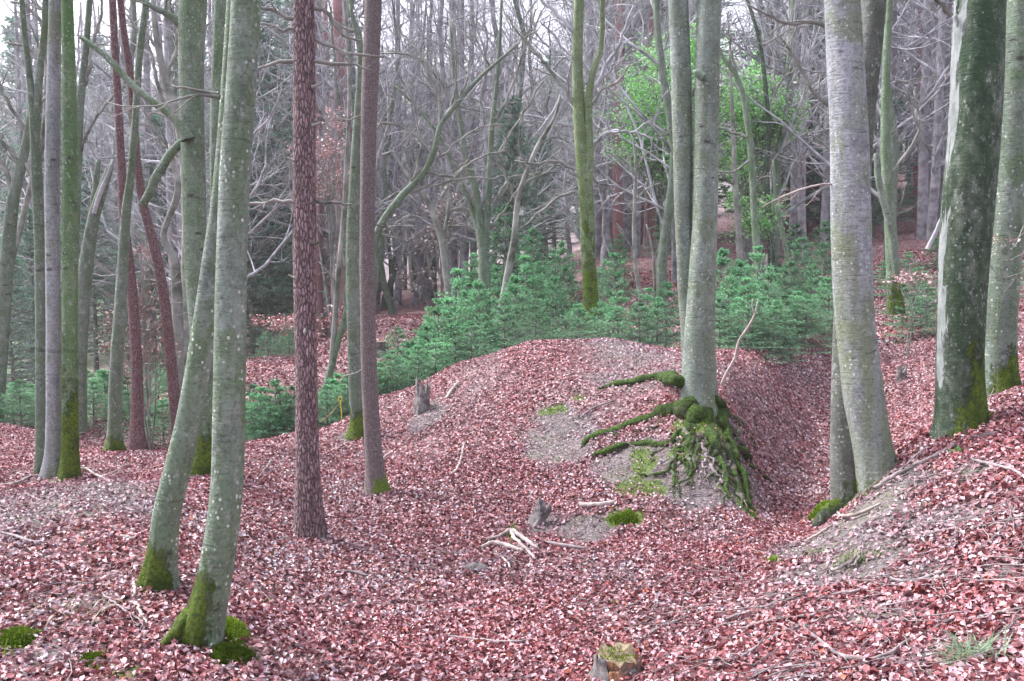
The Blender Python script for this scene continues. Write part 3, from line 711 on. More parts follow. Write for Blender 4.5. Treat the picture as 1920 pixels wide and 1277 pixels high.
for i, (pth, mo, mt) in enumerate((
    ([(1305,715,40,b_+.02),(1285,718,30,b_),(1265,712,26,b_+.02),(1240,713,22),(1205,718,20),(1180,724,15),(1150,723,12),(1122,730,6)], .75, 'root_mossy'),
    ([(1310,745,44,b_-.02),(1290,765,40,b_-.1),(1268,775,30),(1245,780,24),(1215,788,20),(1180,800,16),(1150,812,15),(1120,820,16),(1100,829,12),(1087,842,5)], .62, 'root_mossy'),
    ([(1305,785,36,b_-.15),(1282,810,22,b_-.3),(1262,822,13),(1253,834,12),(1235,836,12),(1205,836,12),(1175,838,11),(1155,848,15),(1130,854,11),(1105,860,5)], .7, 'root_mossy'),
    ([(1325,745,34,b_-.02),(1345,765,32,b_-.06),(1358,795,22),(1368,830,18),(1380,865,16),(1390,900,12),(1398,930,9),(1406,955,4)], .75, 'root_mossy'),
    ([(1360,812,13),(1384,842,11),(1405,872,10),(1428,893,8),(1448,907,4)], .45, 'root_mossy'),
    ([(1335,755,18,b_+.02),(1365,775,14,b_+.12),(1390,800,12),(1410,825,9),(1420,850,5)], .3, 'root_mossy'),
    ([(1320,770,40,b_-.12),(1324,805,30,b_-.28),(1334,835,20),(1348,862,14),(1358,890,10),(1366,925,8),(1370,945,3)], .6, 'root_mossy'),
    ([(1368,845,16),(1376,885,13),(1385,925,10),(1392,965,4)], .3, 'root_mossy'),
    ([(1306,775,34,b_-.2),(1298,805,26,b_-.32),(1290,835,15),(1283,858,6)], .8, 'root_mossy'),
    ([(1284,838,9),(1270,850,8),(1258,868,7),(1248,888,6),(1215,893,6),(1188,889,3)], .35, 'root_mossy'),
    ([(1312,835,9),(1330,862,8),(1342,885,6),(1350,905,3)], 0, 'stick'),
    ([(1318,850,5),(1321,880,4),(1322,905,2)], 0, 'stick'),
    ([(1340,850,10),(1352,885,8),(1354,920,6),(1360,948,3)], .2, 'root_mossy'),
    ([(1385,880,12),(1402,910,9),(1405,940,7),(1402,962,3)], .7, 'root_mossy'),
    ([(1350,800,16),(1380,822,10),(1400,852,7),(1412,880,3)], .4, 'root_mossy'),
    ([(1296,822,10),(1300,850,7),(1292,880,4),(1295,900,2)], .2, 'root_mossy'),
    ([(1240,786,10),(1225,806,7),(1200,812,5),(1185,822,3)], .4, 'root_mossy'),
    ([(1160,809,7),(1150,826,5),(1130,836,3)], .3, 'root_mossy'))):
    root_path(pth, M[mt], mo, seed=i, par=t, og=o, kk=14 if pth[0][2] > 25 else 8)
r = ln_seed(61)
for k_ in range(30):
    x0 = r.uniform(1262, 1392); y0_ = 800 + r.uniform(0, 35); x1 = x0 + (x0 - 1325) * r.uniform(.15, .6) + r.normal(0, 10); y1_ = y0_ + r.uniform(50, 130); w0 = r.uniform(5, 12)
    pth = [(x0 + (x1 - x0) * f_ + r.normal(0, 6) * (f_ > 0), y0_ + (y1_ - y0_) * f_, w0 * (1 - .8 * f_)) for f_ in (0, .22, .45, .7, 1)]
    root_path(pth, M['root_mossy'], float(r.uniform(0, .6)), seed=100 + k_, par=t, og=o, kk=7, lift=.3)
# fine root hairs on the eroded face
mb = MB(); r = ln_seed(5)
for k_ in range(110):
    px, py = r.uniform(1225, 1400), r.uniform(835, 930); g_ = G(px, py)
    L_ = r.uniform(.05, .22); pts = np.array([g_ + [0, -.01, .01], g_ + [r.normal(0, .02), -.04, -L_ * .5], g_ + [r.normal(0, .04), -.05, -L_]])
    pts[:, 2] = np.maximum(pts[:, 2], hz(pts[:, 0], pts[:, 1]) + .004)
    mb.tubes(spline(pts, 6)[None], np.linspace(.004, .0015, 6)[None] * r.uniform(.6, 1.4), 3)
tag(mb.build('root_hairs', M['stick'], t, o), kind='stuff')
# leaning bare stem right of the beech
t, o, Y = tree('dead_branch', 1352, 725, None, 'thin crooked bare grey branch sticking up from the slope just right of the mound beech', 'branch')
limb(t, o, [(1350,728,7),(1362,700,6),(1378,672,6),(1385,640,5),(1402,615,5),(1415,590,4),(1421,565,3)], Y, M['pale_stick'], seed=70, name='stem', jit=.0)
limb(t, o, [(1416,590,3),(1410,575,2.5),(1412,560,2)], Y, M['pale_stick'], seed=71, name='twig', jit=.0)
# right pair
t, o, Y = tree('beech_tree', 1638, 885, 6.0, 'thick lilac-grey beech with flared foot, front trunk of the right-hand pair')
make_trunk(t, o, [(1647,892,70),(1639,850,68),(1631,810,68),(1619,740,73),(1611,670,71),(1602,580,71),(1598,480,72),(1596,380,71),(1593,250,68),(1588,150,66),(1583,60,64),(1580,0,63),(1576,-150,62),(1570,-400,57)], Y, M['beech_right'], 30, .05, .2, (.2, 0.0, .5), 21, lobes=4)
limb(t, o, [(1560,345,5),(1530,348,4),(1500,355,4),(1460,372,3),(1430,390,2)], Y, M['pale_stick'], twigs=6, seed=72, ratio=.4)
limb(t, o, [(1556,52,9),(1520,42,8),(1480,45,6),(1440,30,5),(1400,8,3)], Y + .3, M['branch'], twigs=6, seed=73)
limb(t, o, [(1558,200,8),(1530,180,7),(1505,140,6),(1480,90,5),(1455,65,3)], Y + .4, M['branch'], twigs=6, seed=74)
limb(t, o, [(1562,290,6),(1540,265,5),(1515,250,4)], Y + .3, M['branch'], twigs=5, seed=75)
t, o, Y = tree('beech_tree', 1592, 940, 6.45, 'darker beech crossing behind the lilac-grey trunk, foot left and top right of it')
make_trunk(t, o, [(1592,948,62),(1587,900,58),(1585,850,56),(1584,780,52),(1587,650,50),(1595,500,48),(1606,350,46),(1619,200,44),(1631,80,44),(1638,0,44),(1646,-150,42),(1660,-400,38)], Y, M['beech_mid'], 24, .05, .12, (.2, 4.4, 1.1), 22)
t, o, Y = tree('beech_tree', 1672, 500, 15.0, 'greenish forked beech in the gap between the lilac-grey trunk and the big dark one')
make_trunk(t, o, [(1678,560,26),(1674,500,24),(1668,400,21),(1663,320,20),(1660,220,17),(1663,100,14),(1668,0,12),(1675,-200,9)], Y, M['beech_green'], 14, .15, .2, (.5, None, .6), 23)
limb(t, o, [(1682,520,16),(1672,440,15),(1660,390,13),(1648,340,12),(1642,290,9)], Y - .3, M['beech_back'], seed=76, k=10, name='fork')
for i, pth in enumerate(([(1670,420,5),(1690,380,4),(1700,340,3)], [(1662,330,5),(1690,300,5),(1725,240,4),(1715,170,3)], [(1655,160,6),(1680,150,5),(1700,170,4),(1735,270,3),(1790,320,2)])):
    limb(t, o, pth, Y, M['branch'], twigs=5, seed=77 + i)
t, o, Y = tree('dead_tree', 1740, 465, 17, 'pale dead stem leaning against the big dark trunk at right', 'dead tree')
limb(t, o, [(1738,468,8),(1752,440,8),(1768,405,7),(1785,360,6)], 15, M['far_branch'], seed=80, name='stem')
# big dark trunk and far right trunk
t, o, Y = tree('beech_tree', 1802, 805, None, 'widest trunk at right, dark mossy bark with a pale lichen strip down its left side')
make_trunk(t, o, [(1804,815,98),(1803,780,88),(1801,730,82),(1800,680,81),(1803,580,83),(1808,480,87),(1815,380,88),(1826,250,88),(1833,100,87),(1837,0,86),(1840,-150,84),(1845,-400,78)], Y, M['beech_dark'], 34, .05, .12, (.6, 4.4, 1.1), 24, lobes=4, knots=.04)
mb = MB()
cc = spline(trunk_path([(1804,800,88),(1801,730,82),(1800,680,81),(1803,580,83),(1808,480,87),(1815,380,88),(1826,250,88),(1833,100,87),(1837,0,86)], Y), 90)
an = np.radians(np.linspace(168, 262, 12)); r = ln_seed(3)
ww = 1 + .25 * fbm(np.linspace(0, 8, 90), np.zeros(90), 3, 3)
V_ = []
for i in range(90):
    am = an.mean(); aa = am + (an - am) * ww[i] - .1
    rr_ = cc[i, 3] * 1.025
    V_.append(np.stack([cc[i, 0] + rr_ * np.cos(aa), cc[i, 1] + rr_ * np.sin(aa), np.full(12, cc[i, 2])], -1))
V_ = np.array(V_); ids = np.arange(90 * 12).reshape(90, 12)
mb.add(V_.reshape(-1, 3), np.stack([ids[:-1, :-1], ids[:-1, 1:], ids[1:, 1:], ids[1:, :-1]], -1).reshape(-1, 4), None, np.tile(np.interp(np.linspace(0, 1, 12), [0, .15, .4, 1], [.6, 1, .7, 0]), 90) * np.repeat(np.clip(np.arange(90) / 12, 0, 1), 12))
LICHEN_MB, LICHEN_P = mb, (t, o)
for i, pth in enumerate(([(1785,30,9),(1765,10,8),(1740,-10,6)],)):
    limb(t, o, pth, Y, M['branch'], twigs=4, seed=84)
t, o, Y = tree('beech_tree', 1872, 742, None, 'rightmost green-grey beech at the edge of the photo beside the widest dark trunk')
make_trunk(t, o, [(1873,748,86),(1872,715,72),(1871,660,67),(1872,600,66),(1879,500,66),(1888,400,66),(1898,250,66),(1908,100,65),(1916,0,64),(1925,-150,62),(1935,-400,56)], Y, M['beech'], 26, .06, .2, (.4, 3.9, 1.0), 25)

def lichen_mat():
    m, nt, b = new_mat('pale_lichen_bark'); N = NT(nt); c = N.coord()
    f = N.noise(N.coord((14, 14, 8)), 1, 6, .7)
    N.l(N.mix(N.ramp(f, [(.35, 0), (.6, 1)]), (.18, .21, .20), (.36, .40, .40)), b.inputs['Base Color'])
    al = N.ramp(N.math('ADD', N.noise(N.coord((9, 9, 3)), 1, 7, .75), N.math('MULTIPLY_ADD', N.attr('moss'), .42, -.27)), [(.47, 0), (.53, 1)])
    N.l(al, b.inputs['Alpha']); b.inputs['Roughness'].default_value = .85
    N.l(N.bump(f, .01, .8), b.inputs['Normal'])
    return m
LICHEN_MB.build('lichen_patch', lichen_mat(), *LICHEN_P)

# ------------------------------------------------------------------ other broadleaved saplings at mid distance
def stems(name, paths, Y, mat, label, brs=(), seed=0, cat='tree', twm='branch', group=None):
    t, o, _ = tree(name, paths[0][0][0], paths[0][0][1], Y, label, cat, group)
    for i, p_ in enumerate(paths):
        # down to the ground, wherever the foot is hidden
        c0 = P(p_[0][0], p_[0][1], Y); gz = float(hz(c0[0], Y))
        make_trunk(t, o, p_, Y, M[mat], 10, .16, .1, None, seed + i, name='trunk' if i == 0 else 'fork', bury=max(.1, c0[2] - gz + .1) if i == 0 else 0)
    for i, pth in enumerate(brs):
        limb(t, o, pth, Y, M[twm], twigs=7, seed=seed * 7 + i, ratio=.45, wob=.25, jit=.04, k=6)
    return t, o
stems('beech_tree', [[(1421,482,15),(1416,430,13),(1412,350,13),(1406,263,12),(1398,210,11),(1388,160,10),(1372,128,9),(1352,102,7),(1340,60,5)]], 19, 'beech_green',
      'thin curving green beech stem in front of the bright green foliage',
      ([(1405,255,7),(1385,250,6),(1360,240,5),(1340,236,3)], [(1405,300,5),(1385,318,4),(1360,322,4),(1342,320,3)], [(1390,160,5),(1370,90,4),(1365,20,3)], [(1410,350,4),(1435,330,3),(1460,340,2)]), 110)
stems('beech_tree', [[(1388,486,13),(1384,420,12),(1379,350,10),(1376,270,8),(1372,180,6),(1368,90,4)]], 21, 'branch', 'short dark young tree stem under the bright green foliage, right of the mound beech', ([(1380,350,5),(1360,330,4),(1345,310,3)], [(1382,380,4),(1400,350,3),(1415,330,2)]), 112)
stems('beech_tree', [[(1446,478,12),(1441,420,11),(1438,330,10),(1440,230,9),(1432,130,8),(1420,60,7),(1395,-20,6)]], 22, 'beech_dark', 'dark slim tree right of the curving green stem, leaning left at its top', ([(1438,330,5),(1460,290,4),(1490,260,3)], [(1440,200,5),(1465,150,4),(1500,120,3)], [(1425,90,5),(1470,60,4),(1520,50,3)]), 114)
stems('beech_tree', [[(1476,478,8),(1466,430,8),(1455,380,7),(1450,300,5)]], 20, 'beech_green', 'small slanting greenish stem behind the young spruces at right', (), 116)
stems('sapling', [[(1200,552,9),(1192,500,8),(1189,430,8),(1191,350,6),(1192,310,5),(1188,260,3)]], 20, 'branch', 'thin black sapling with fine spreading twigs behind the young spruces in the centre',
      ([(1190,330,4),(1170,300,3),(1150,290,2)], [(1191,320,4),(1210,290,3),(1240,280,2)], [(1190,400,4),(1165,370,3),(1140,350,2)], [(1191,480,4),(1175,440,3),(1160,420,2)], [(1190,380,3),(1215,350,3),(1245,340,2)]), 118)
stems('sapling', [[(1228,552,6),(1226,500,5),(1222,460,4),(1212,420,3)]], 21, 'branch', 'short thin dark sapling on the leafy bank left of the mound beech', ([(1224,490,3),(1240,450,2),(1250,420,2)],), 120)
stems('sapling', [[(1266,500,13),(1265,430,12),(1262,350,9),(1262,250,7)]], 24, 'far_bark', 'dim dark stem on the leafy bank just left of the mound beech', ([(1262,350,4),(1235,310,3),(1215,280,2)],), 122)
# multi-stemmed bare trees in the centre
stems('bare_tree', [[(700,480,16),(702,455,15),(712,425,14),(735,390,14),(760,360,14),(795,325,12),(815,280,11),(826,235,10),(860,190,9),(900,145,7),(945,105,5),(975,80,3)]], 15, 'beech_back',
      'green-grey bare tree leaning far to the right in a sweeping curve beside the spruce trunk',
      ([(745,378,6),(770,340,6),(790,280,5),(780,200,4),(755,140,3)], [(795,325,7),(850,330,5),(900,300,4),(950,290,3)], [(760,360,6),(820,345,5),(880,330,4),(930,335,3)], [(826,235,6),(820,170,5),(790,100,4),(750,60,3)],
       [(826,235,6),(850,180,5),(855,110,4),(845,30,3)], [(810,290,5),(770,250,4),(720,235,4),(690,250,3)], [(860,190,5),(880,120,4),(870,40,3)], [(705,440,5),(730,440,4),(770,460,3)], [(800,320,5),(850,270,4),(900,240,3),(960,230,2)]), 130, twm='branch')
stems('bare_tree', [[(908,520,22),(906,470,20),(900,420,18),(890,350,15),(875,300,12),(862,220,9),(850,130,7),(845,40,5)], [(908,470,14),(914,400,13),(918,320,12),(922,240,10),(932,150,8),(938,60,6),(942,-40,5)], [(903,450,11),(880,380,9),(850,310,8),(820,250,6),(780,200,5),(740,160,4)]], 18, 'beech_back',
      'dark many-stemmed bare tree in the centre, spreading upward from one foot behind the spruces',
      ([(918,320,7),(950,260,6),(990,200,5),(1020,150,4)], [(890,350,6),(850,300,5),(800,270,4)], [(922,240,6),(960,160,5),(980,90,4),(1000,20,3)], [(875,300,5),(830,220,4),(800,150,4),(790,80,3)], [(914,400,6),(950,340,5),(985,330,4),(1040,320,3)],
       [(905,440,6),(940,400,5),(975,350,5),(1030,320,4),(1060,270,3)], [(862,220,5),(830,150,4),(780,100,4),(720,90,3)], [(932,150,5),(960,90,4),(1010,60,3)], [(930,150,5),(900,90,4),(885,20,3)]), 134)
stems('bare_tree', [[(955,500,14),(965,440,12),(970,380,11),(985,330,10),(1010,270,8),(1040,220,6),(1050,180,5)]], 17, 'branch', 'dark stem slanting up to the right in front of the grey hillside gap, centre',
      ([(970,380,5),(945,320,4),(930,270,3)], [(985,330,5),(975,260,4),(990,190,3)], [(1010,270,4),(1035,260,3),(1070,270,2)]), 138)
stems('bare_tree', [[(835,500,13),(828,450,12),(812,400,10),(790,360,8),(765,330,6),(740,290,4)], [(828,450,8),(840,400,7),(838,340,5),(820,280,4)]], 20, 'branch', 'black tangled bare shrub tree with a few clinging leaves left of the central dark stems',
      tuple([[(812 + dx, 430 - dy, 5), (812 + dx * 2.2, 430 - dy * 1.4, 4), (812 + dx * 3.5, 430 - dy * 1.3 + 20, 2)] for dx, dy in ((-20, 20), (-30, 50), (15, 60), (25, 30), (-10, 80), (-35, 5), (28, 5))]), 140)
stems('bare_tree', [[(350,640,26),(352,400,22),(340,250,18),(310,150,14),(292,60,11),(285,-40,9)]], 17, 'branch', 'dark crooked tree behind the long crossing bough at upper left',
      ([(340,250,8),(300,180,7),(280,100,5),(240,40,4)], [(310,150,7),(330,90,6),(325,10,5)], [(345,300,7),(310,270,6),(280,230,5),(262,180,4)], [(300,100,6),(270,60,5),(240,50,4)]), 144)
stems('bare_tree', [[(8,560,24),(14,480,24),(24,380,22),(40,310,18),(52,250,14),(60,180,10),(50,90,8)]], 14, 'beech_back', 'mossy leaning stem near the left edge of the photo',
      ([(24,380,9),(10,320,8),(-20,270,6)], [(40,310,7),(15,280,7),(0,262,6),(-25,240,5)], [(50,250,7),(20,200,6),(0,150,5),(-10,90,4)], [(52,220,6),(90,150,5),(60,60,4),(30,20,3)], [(60,330,7),(30,290,6),(-5,262,5)]), 148)
stems('bare_tree', [[(60,340,10),(84,240,12),(90,120,12),(92,10,12),(90,-80,10)]], 15, 'branch', 'narrow dark stem directly behind the pale grey-white trunk at upper left', ([(90,60,8),(60,20,6),(20,5,4)], [(88,120,7),(50,90,6),(10,75,4)], [(92,30,7),(60,0,5),(20,-30,4)]), 150)
stems('bare_tree', [[(140,420,16),(146,300,15),(150,200,14),(160,100,12),(168,0,10),(172,-60,9)]], 14.5, 'beech_back', 'slim upright stem just right of the green mossy trunk', ([(150,200,7),(170,130,6),(190,50,5),(200,-10,4)], [(146,300,6),(170,240,5),(200,190,4),(230,160,3)]), 152)

# ------------------------------------------------------------------ prototypes for the wood behind
def proto_bare(seed, H=14, r0=.16, low=.22, n1=20, spread=.8, upb=.5, red=False, straight=False, dense=1.0):
    r = ln_seed(seed)
    n_ = 16
    z = np.linspace(-.6, H, n_)
    wb = .02 if straight else .12
    c = np.stack([np.cumsum(r.normal(0, wb, n_)), np.cumsum(r.normal(0, wb, n_)), z], -1); c[0, :2] = c[1, :2] = 0
    rad = r0 * np.linspace(1.1, .22, n_) ** (.8 if straight else 1)
    tr = MB(); tr.tubes(c[None], rad[None], 9)
    cr = MB()
    a, ar = growth(c[None], rad[None], r, n1, .34 if not straight else .16, spread, upb, 8, low, .98, .42, .16)
    b, br = growth(a, ar, r, int(6 * dense), .5, .75, .35, 6, .12, 1, .55, .18)
    d, dr = growth(b, br, r, int(5 * dense), .5, .7, .3, 4, .15, 1, .6, .2)
    e, er = growth(d, dr, r, 2, .6, .6, .3, 3, .2, 1, .7, .2)
    cr.tubes(a, np.maximum(ar, .006), 5); cr.tubes(b, np.maximum(br, .005), 4); cr.tubes(d, np.maximum(dr, .004), 3); cr.tubes(e, np.maximum(er, .0035), 3)
    return tr, cr
def proto_tree(name, tm, cm, label, group, mats, loc=(0, -3000, 0)):
    e = empty(name, loc, label, 'tree', group)
    tm.build('trunk', mats[0], e); cm.build('crown', mats[1], e)
    return e
WOOD = []
def place(proto, x, y, s, rot, sz=None, label=None, used=set(), group=None):
    t = proto if proto.name not in used else copy_tree(proto)
    used.add(proto.name)
    t.location = (float(x), float(y), float(hz(x, y)) - .05); t.rotation_euler = (0, 0, rot); t.scale = (s, s, s if sz is None else sz)
    if label: t['label'] = label
    if group: t['group'] = group
    return t
GF = 'bare trees in the wood behind'; LF = 'bare twiggy broadleaved tree in the wood beyond the young spruces'
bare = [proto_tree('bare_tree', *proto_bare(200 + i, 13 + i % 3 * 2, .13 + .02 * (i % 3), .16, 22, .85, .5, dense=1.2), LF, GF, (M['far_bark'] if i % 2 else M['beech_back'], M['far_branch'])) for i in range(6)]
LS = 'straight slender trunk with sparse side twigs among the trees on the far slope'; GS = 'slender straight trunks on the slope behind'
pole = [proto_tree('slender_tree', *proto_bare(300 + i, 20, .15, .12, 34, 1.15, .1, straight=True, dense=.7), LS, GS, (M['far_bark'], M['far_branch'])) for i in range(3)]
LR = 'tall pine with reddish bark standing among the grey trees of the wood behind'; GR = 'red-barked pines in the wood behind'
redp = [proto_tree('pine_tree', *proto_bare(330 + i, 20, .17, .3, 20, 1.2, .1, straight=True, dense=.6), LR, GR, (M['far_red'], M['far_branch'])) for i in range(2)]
r = ln_seed(77)
def X(px, Y): return (px - CX) / F_PX * Y
def jit_place(protos, n_, px0, px1, y0, y1, s0, s1, avoid=None, power=1.0):
    pts = []
    tries = 0
    while len(pts) < n_ and tries < n_ * 60:
        tries += 1
        Y = y0 + (y1 - y0) * r.uniform() ** power; x = X(r.uniform(px0, px1), Y)
        if any((x - a_) ** 2 + (Y - b_) ** 2 < (.035 * Y) ** 2 for a_, b_ in pts): continue
        pts.append((x, Y))
        place(protos[len(pts) % len(protos)], x, Y, r.uniform(s0, s1), r.uniform(0, 6.28))
    return pts
jit_place(bare, 40, -60, 1000, 22, 60, .65, 1.1)
jit_place(bare, 84, -100, 1500, 55, 165, .8, 1.3)
jit_place(pole, 20, 100, 1000, 45, 90, .8, 1.1)
jit_place(bare, 30, -120, 620, 42, 110, .9, 1.3)
jit_place(pole, 16, -60, 400, 30, 70, .9, 1.1)
jit_place(pole, 12, 690, 900, 32, 60, .8, 1.0)
jit_place(bare, 12, 680, 1060, 30, 58, .6, .9)
jit_place(bare, 16, 560, 1260, 20, 40, .6, .95)
jit_place(bare, 14, 1380, 1980, 20, 45, .6, .9)
jit_place(pole, 70, 1400, 1980, 26, 62, .8, 1.1)
jit_place(pole, 34, 1090, 1300, 30, 60, .9, 1.15)
jit_place(pole, 18, -40, 620, 24, 50, .7, 1.0)
jit_place(redp, 12, 560, 700, 26, 48, .9, 1.1)
jit_place(redp, 8, 1130, 1240, 30, 50, .9, 1.1)
jit_place(redp, 10, 1420, 1760, 32, 50, .8, 1.0)

# ------------------------------------------------------------------ spruces
def proto_spruce(seed, H, base_w, whorls, per, side, nd, nl, nw, tone, bare_low=.0, droop=-.12):
    r = ln_seed(seed)
    tr = MB(); n_ = 8
    c = np.stack([r.normal(0, .01 * H, n_).cumsum() * .3, r.normal(0, .01 * H, n_).cumsum() * .3, np.linspace(-.15, H, n_)], -1)
    rad = np.linspace(.018 * H, .003 * H, n_) * (1 if H < 4 else .7); tr.tubes(c[None], rad[None], 7)
    zz = np.repeat(np.linspace(bare_low + .04, .97, whorls), per) + r.normal(0, .009, whorls * per)
    zz = np.clip(zz, .02, .98); n_ = len(zz)
    az = r.uniform(0, 2 * math.pi, n_)
    L = base_w * H * (1 - zz) ** .75 * r.uniform(.6, 1.15, n_) + .03 * H
    st = np.stack([np.interp(zz, np.linspace(0, 1, 8), c[:, k]) for k in range(3)], -1)
    N_ = 6; pl = np.empty((n_, N_, 3)); pl[:, 0] = st
    el = .7 * zz + .05 + r.normal(0, .1, n_)
    for k in range(1, N_):
        e_ = el + droop * k / N_ * 2 + (.25 * (k / N_) ** 2)
        d = np.stack([np.cos(az) * np.cos(e_), np.sin(az) * np.cos(e_), np.sin(e_)], -1)
        pl[:, k] = pl[:, k - 1] + d * (L / (N_ - 1))[:, None]
    br = .006 * H * np.linspace(1, .2, N_)[None] * np.ones((n_, 1)) * (.6 if H > 4 else 1)
    tr2 = MB(); tr2.tubes(pl, br, 4)
    sd, sr = growth(pl, br, r, side, .52, .85, .0, 4, .12, 1, .6, .06, flat=.93)
    tr2.tubes(sd, sr, 3)
    allp = [(pl, nd * 2), (sd, nd)]
    fo = MB()
    for pp, cnt in allp:
        m_ = len(pp); par = np.repeat(np.arange(m_), cnt); t = r.uniform(.08, 1, m_ * cnt)
        f = t * (pp.shape[1] - 1); i = np.minimum(f.astype(int), pp.shape[1] - 2); a_ = (f - i)[:, None]
        p0 = pp[par, i] * (1 - a_) + pp[par, i + 1] * a_; tg = unit(pp[par, i + 1] - pp[par, i])
        rv = r.normal(0, 1, (len(p0), 3)); rv[:, 2] *= .6
        sv = unit(rv - (rv * tg).sum(1, keepdims=True) * tg)
        d = unit(tg * .75 + sv * .65 + [0, 0, .12]); w = unit(np.cross(d, r.normal(0, 1, d.shape)))
        ln_ = nl * r.uniform(.7, 1.2, len(p0))[:, None]
        V = np.stack([p0 - w * nw, p0 + w * nw, p0 + d * ln_], 1).reshape(-1, 3)
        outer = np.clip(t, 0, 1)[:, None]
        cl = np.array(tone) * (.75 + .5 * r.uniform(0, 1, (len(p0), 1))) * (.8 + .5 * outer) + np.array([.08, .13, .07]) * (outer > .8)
        fo.add(V, None, np.arange(len(V)).reshape(-1, 3), 0, np.repeat(cl, 3, 0))
    return tr, tr2, fo
def build_spruce(name, p, label, cat, group):
    e = empty(name, (0, -3000, 0), label, cat, group)
    p[0].build('trunk', M['branch'], e); p[1].build('branch_whorls', M['branch'], e); p[2].build('foliage', M['needle'], e, smooth=False)
    return e
TONE = (.185, .41, .225)
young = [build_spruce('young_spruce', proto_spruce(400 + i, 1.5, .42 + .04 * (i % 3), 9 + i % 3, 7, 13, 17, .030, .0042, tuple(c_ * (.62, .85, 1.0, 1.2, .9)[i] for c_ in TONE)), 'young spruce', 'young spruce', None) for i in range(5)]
used_y = set()
YS = [
 (1003,560,13.7,'bright young spruce at the mound crest, third from the left edge of the crest row'),(945,560,14.4,None),(1085,577,13.5,'low round young spruce directly left of the mossy forked beech foot'),
 (1160,545,13.8,'tall bright young spruce in front of the mossy forked beech, on the mound crest'),(1232,556,13.7,'young spruce touching the left side of the mound beech trunk'),(1200,580,13.3,'shorter young spruce between two taller ones left of the mound beech'),
 (1128,566,15,None),(900,530,15.8,None),(858,505,17.5,None),(822,560,16.2,None),(770,640,15,None),(742,672,13.6,'low young spruce right of the spruce trunk, at the left end of the slope row'),(722,700,13.6,None),
 (836,632,13.8,None),(872,606,14,None),(802,655,13.6,None),(908,590,14.4,None),(1040,520,17.5,None),(985,480,18.5,None),(1150,475,19,None),(1062,500,18,None),(790,610,17,None),(930,500,19,None),(1010,490,21,None),(880,520,20,None),(1130,500,20.5,None),(1250,530,16,None),(965,520,16.5,None),(1215,540,17,None),(745,630,18,None),(840,590,18.5,None),
 (500,742,13,None),(530,740,12.8,'young spruce just left of the plated pine trunk on the near crest'),(620,710,13.2,'young spruce right of the plated pine behind the yellow marker'),(640,722,12.9,None),(472,752,12.9,None),(600,735,13.6,None),(655,740,13.8,None),
 (18,740,14.4,'spreading young spruce at the left edge of the photo'),(52,748,15,None),(-10,735,15.2,None),(160,692,18.5,None),(186,700,18,None),(292,690,15.5,None),(236,722,15,'young spruce between the curving green beech and the left red pine'),(306,680,19,None),(140,710,19,None),(275,700,17,None),
 (500,632,24,None),(540,640,22,None),(482,600,26,None),(520,610,27,None),
 (1368,520,13.2,'young spruce touching the right side of the mound beech trunk'),(1400,520,13.4,None),(1440,500,14,None),(1480,490,15,None),(1522,495,15,None),(1552,520,14,None),(1385,560,12.7,None),(1432,570,12.7,None),(1474,556,13.1,None),(1512,570,13.1,'bright spreading young spruce left of the lilac-grey trunk'),
 (1352,470,17,None),(1420,462,18,None),(1502,445,19,None),(1540,455,18,None),(1402,600,12.2,None),(1452,610,12.4,None),(1495,600,13.4,None),(1538,565,14.6,None),(1350,590,12.5,None),(1465,500,16.5,None),(1385,490,15.5,None),
 (1702,480,20,None),(1722,500,17,None),(1692,545,16,None),(1738,540,15.5,None),(1752,470,22,None),(1665,480,19,None),(1712,560,14.8,None),(725,690,13,None),(708,690,12.9,None),(782,650,13.0,None),(815,636,13.1,None),(735,705,12.7,None),(852,610,13.2,None),(885,600,13.4,None),(690,700,13.2,None),(485,725,12.6,None),(505,760,12.4,None),(548,722,12.5,None),(612,735,12.4,None),(632,700,13.6,None),(660,700,13.8,None),(650,730,12.6,None),(470,720,13.4,None),(760,640,14.2,None),(800,610,15,None),(842,560,16,None),(875,545,16.5,None),(95,765,14,None),(170,750,14.6,None),(190,745,15.4,None),(-20,755,14,None),(300,755,13.6,None),(762,662,13.3,None),(32,738,13.8,None),(72,762,14.6,None),(332,700,15.5,None),(265,735,14.6,None),(125,735,16,None),(515,712,12.7,None),(566,728,12.8,None),(690,725,13,None),(205,740,15.4,None),(948,385,21,'half-grown spruce in the centre rising well above the young ones'),(1000,430,22,None),(1050,455,21,None),(888,475,20,None),(1160,440,24,None),(1490,420,22,None),(1545,415,21,None),(560,600,24,None),(1905,560,17,None)]
zones = ((0, 400, 'behind the left-hand trunks'), (400, 690, 'around the plated pine'), (690, 930, 'on the slope right of the spruce trunk'), (930, 1290, 'behind the mound crest'), (1290, 1580, 'right of the mound beech'), (1580, 2000, 'in the gap at right'))
for i, (px, pt, Y, lab) in enumerate(YS):
    x = X(px, Y); top = P(px, pt, Y)[2]; g_ = float(hz(x, Y)); h = max(.75, top - g_)
    p_ = young[i % 5]
    t = p_ if p_.name not in used_y else copy_tree(p_); used_y.add(p_.name)
    w = min(max(h, 1.25), h * 1.5) if h < 2 else 2 + (h - 2) * .45
    t.location = (x, Y, g_ - .03); t.scale = (w / 1.5 * 1.12, w / 1.5 * 1.12, h / 1.5); t.rotation_euler = (0, 0, float(r.uniform(0, 6.28)))
    zn = [z for z in zones if z[0] <= px < z[1] or (px < 0 and z[0] == 0)][0][2]
    t['label'] = lab or ('bushy bright green young spruce in the thicket ' + zn); t['group'] = 'young spruces ' + zn
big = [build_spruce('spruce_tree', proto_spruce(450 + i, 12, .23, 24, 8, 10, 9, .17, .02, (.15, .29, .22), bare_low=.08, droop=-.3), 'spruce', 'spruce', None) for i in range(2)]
used_b = set()
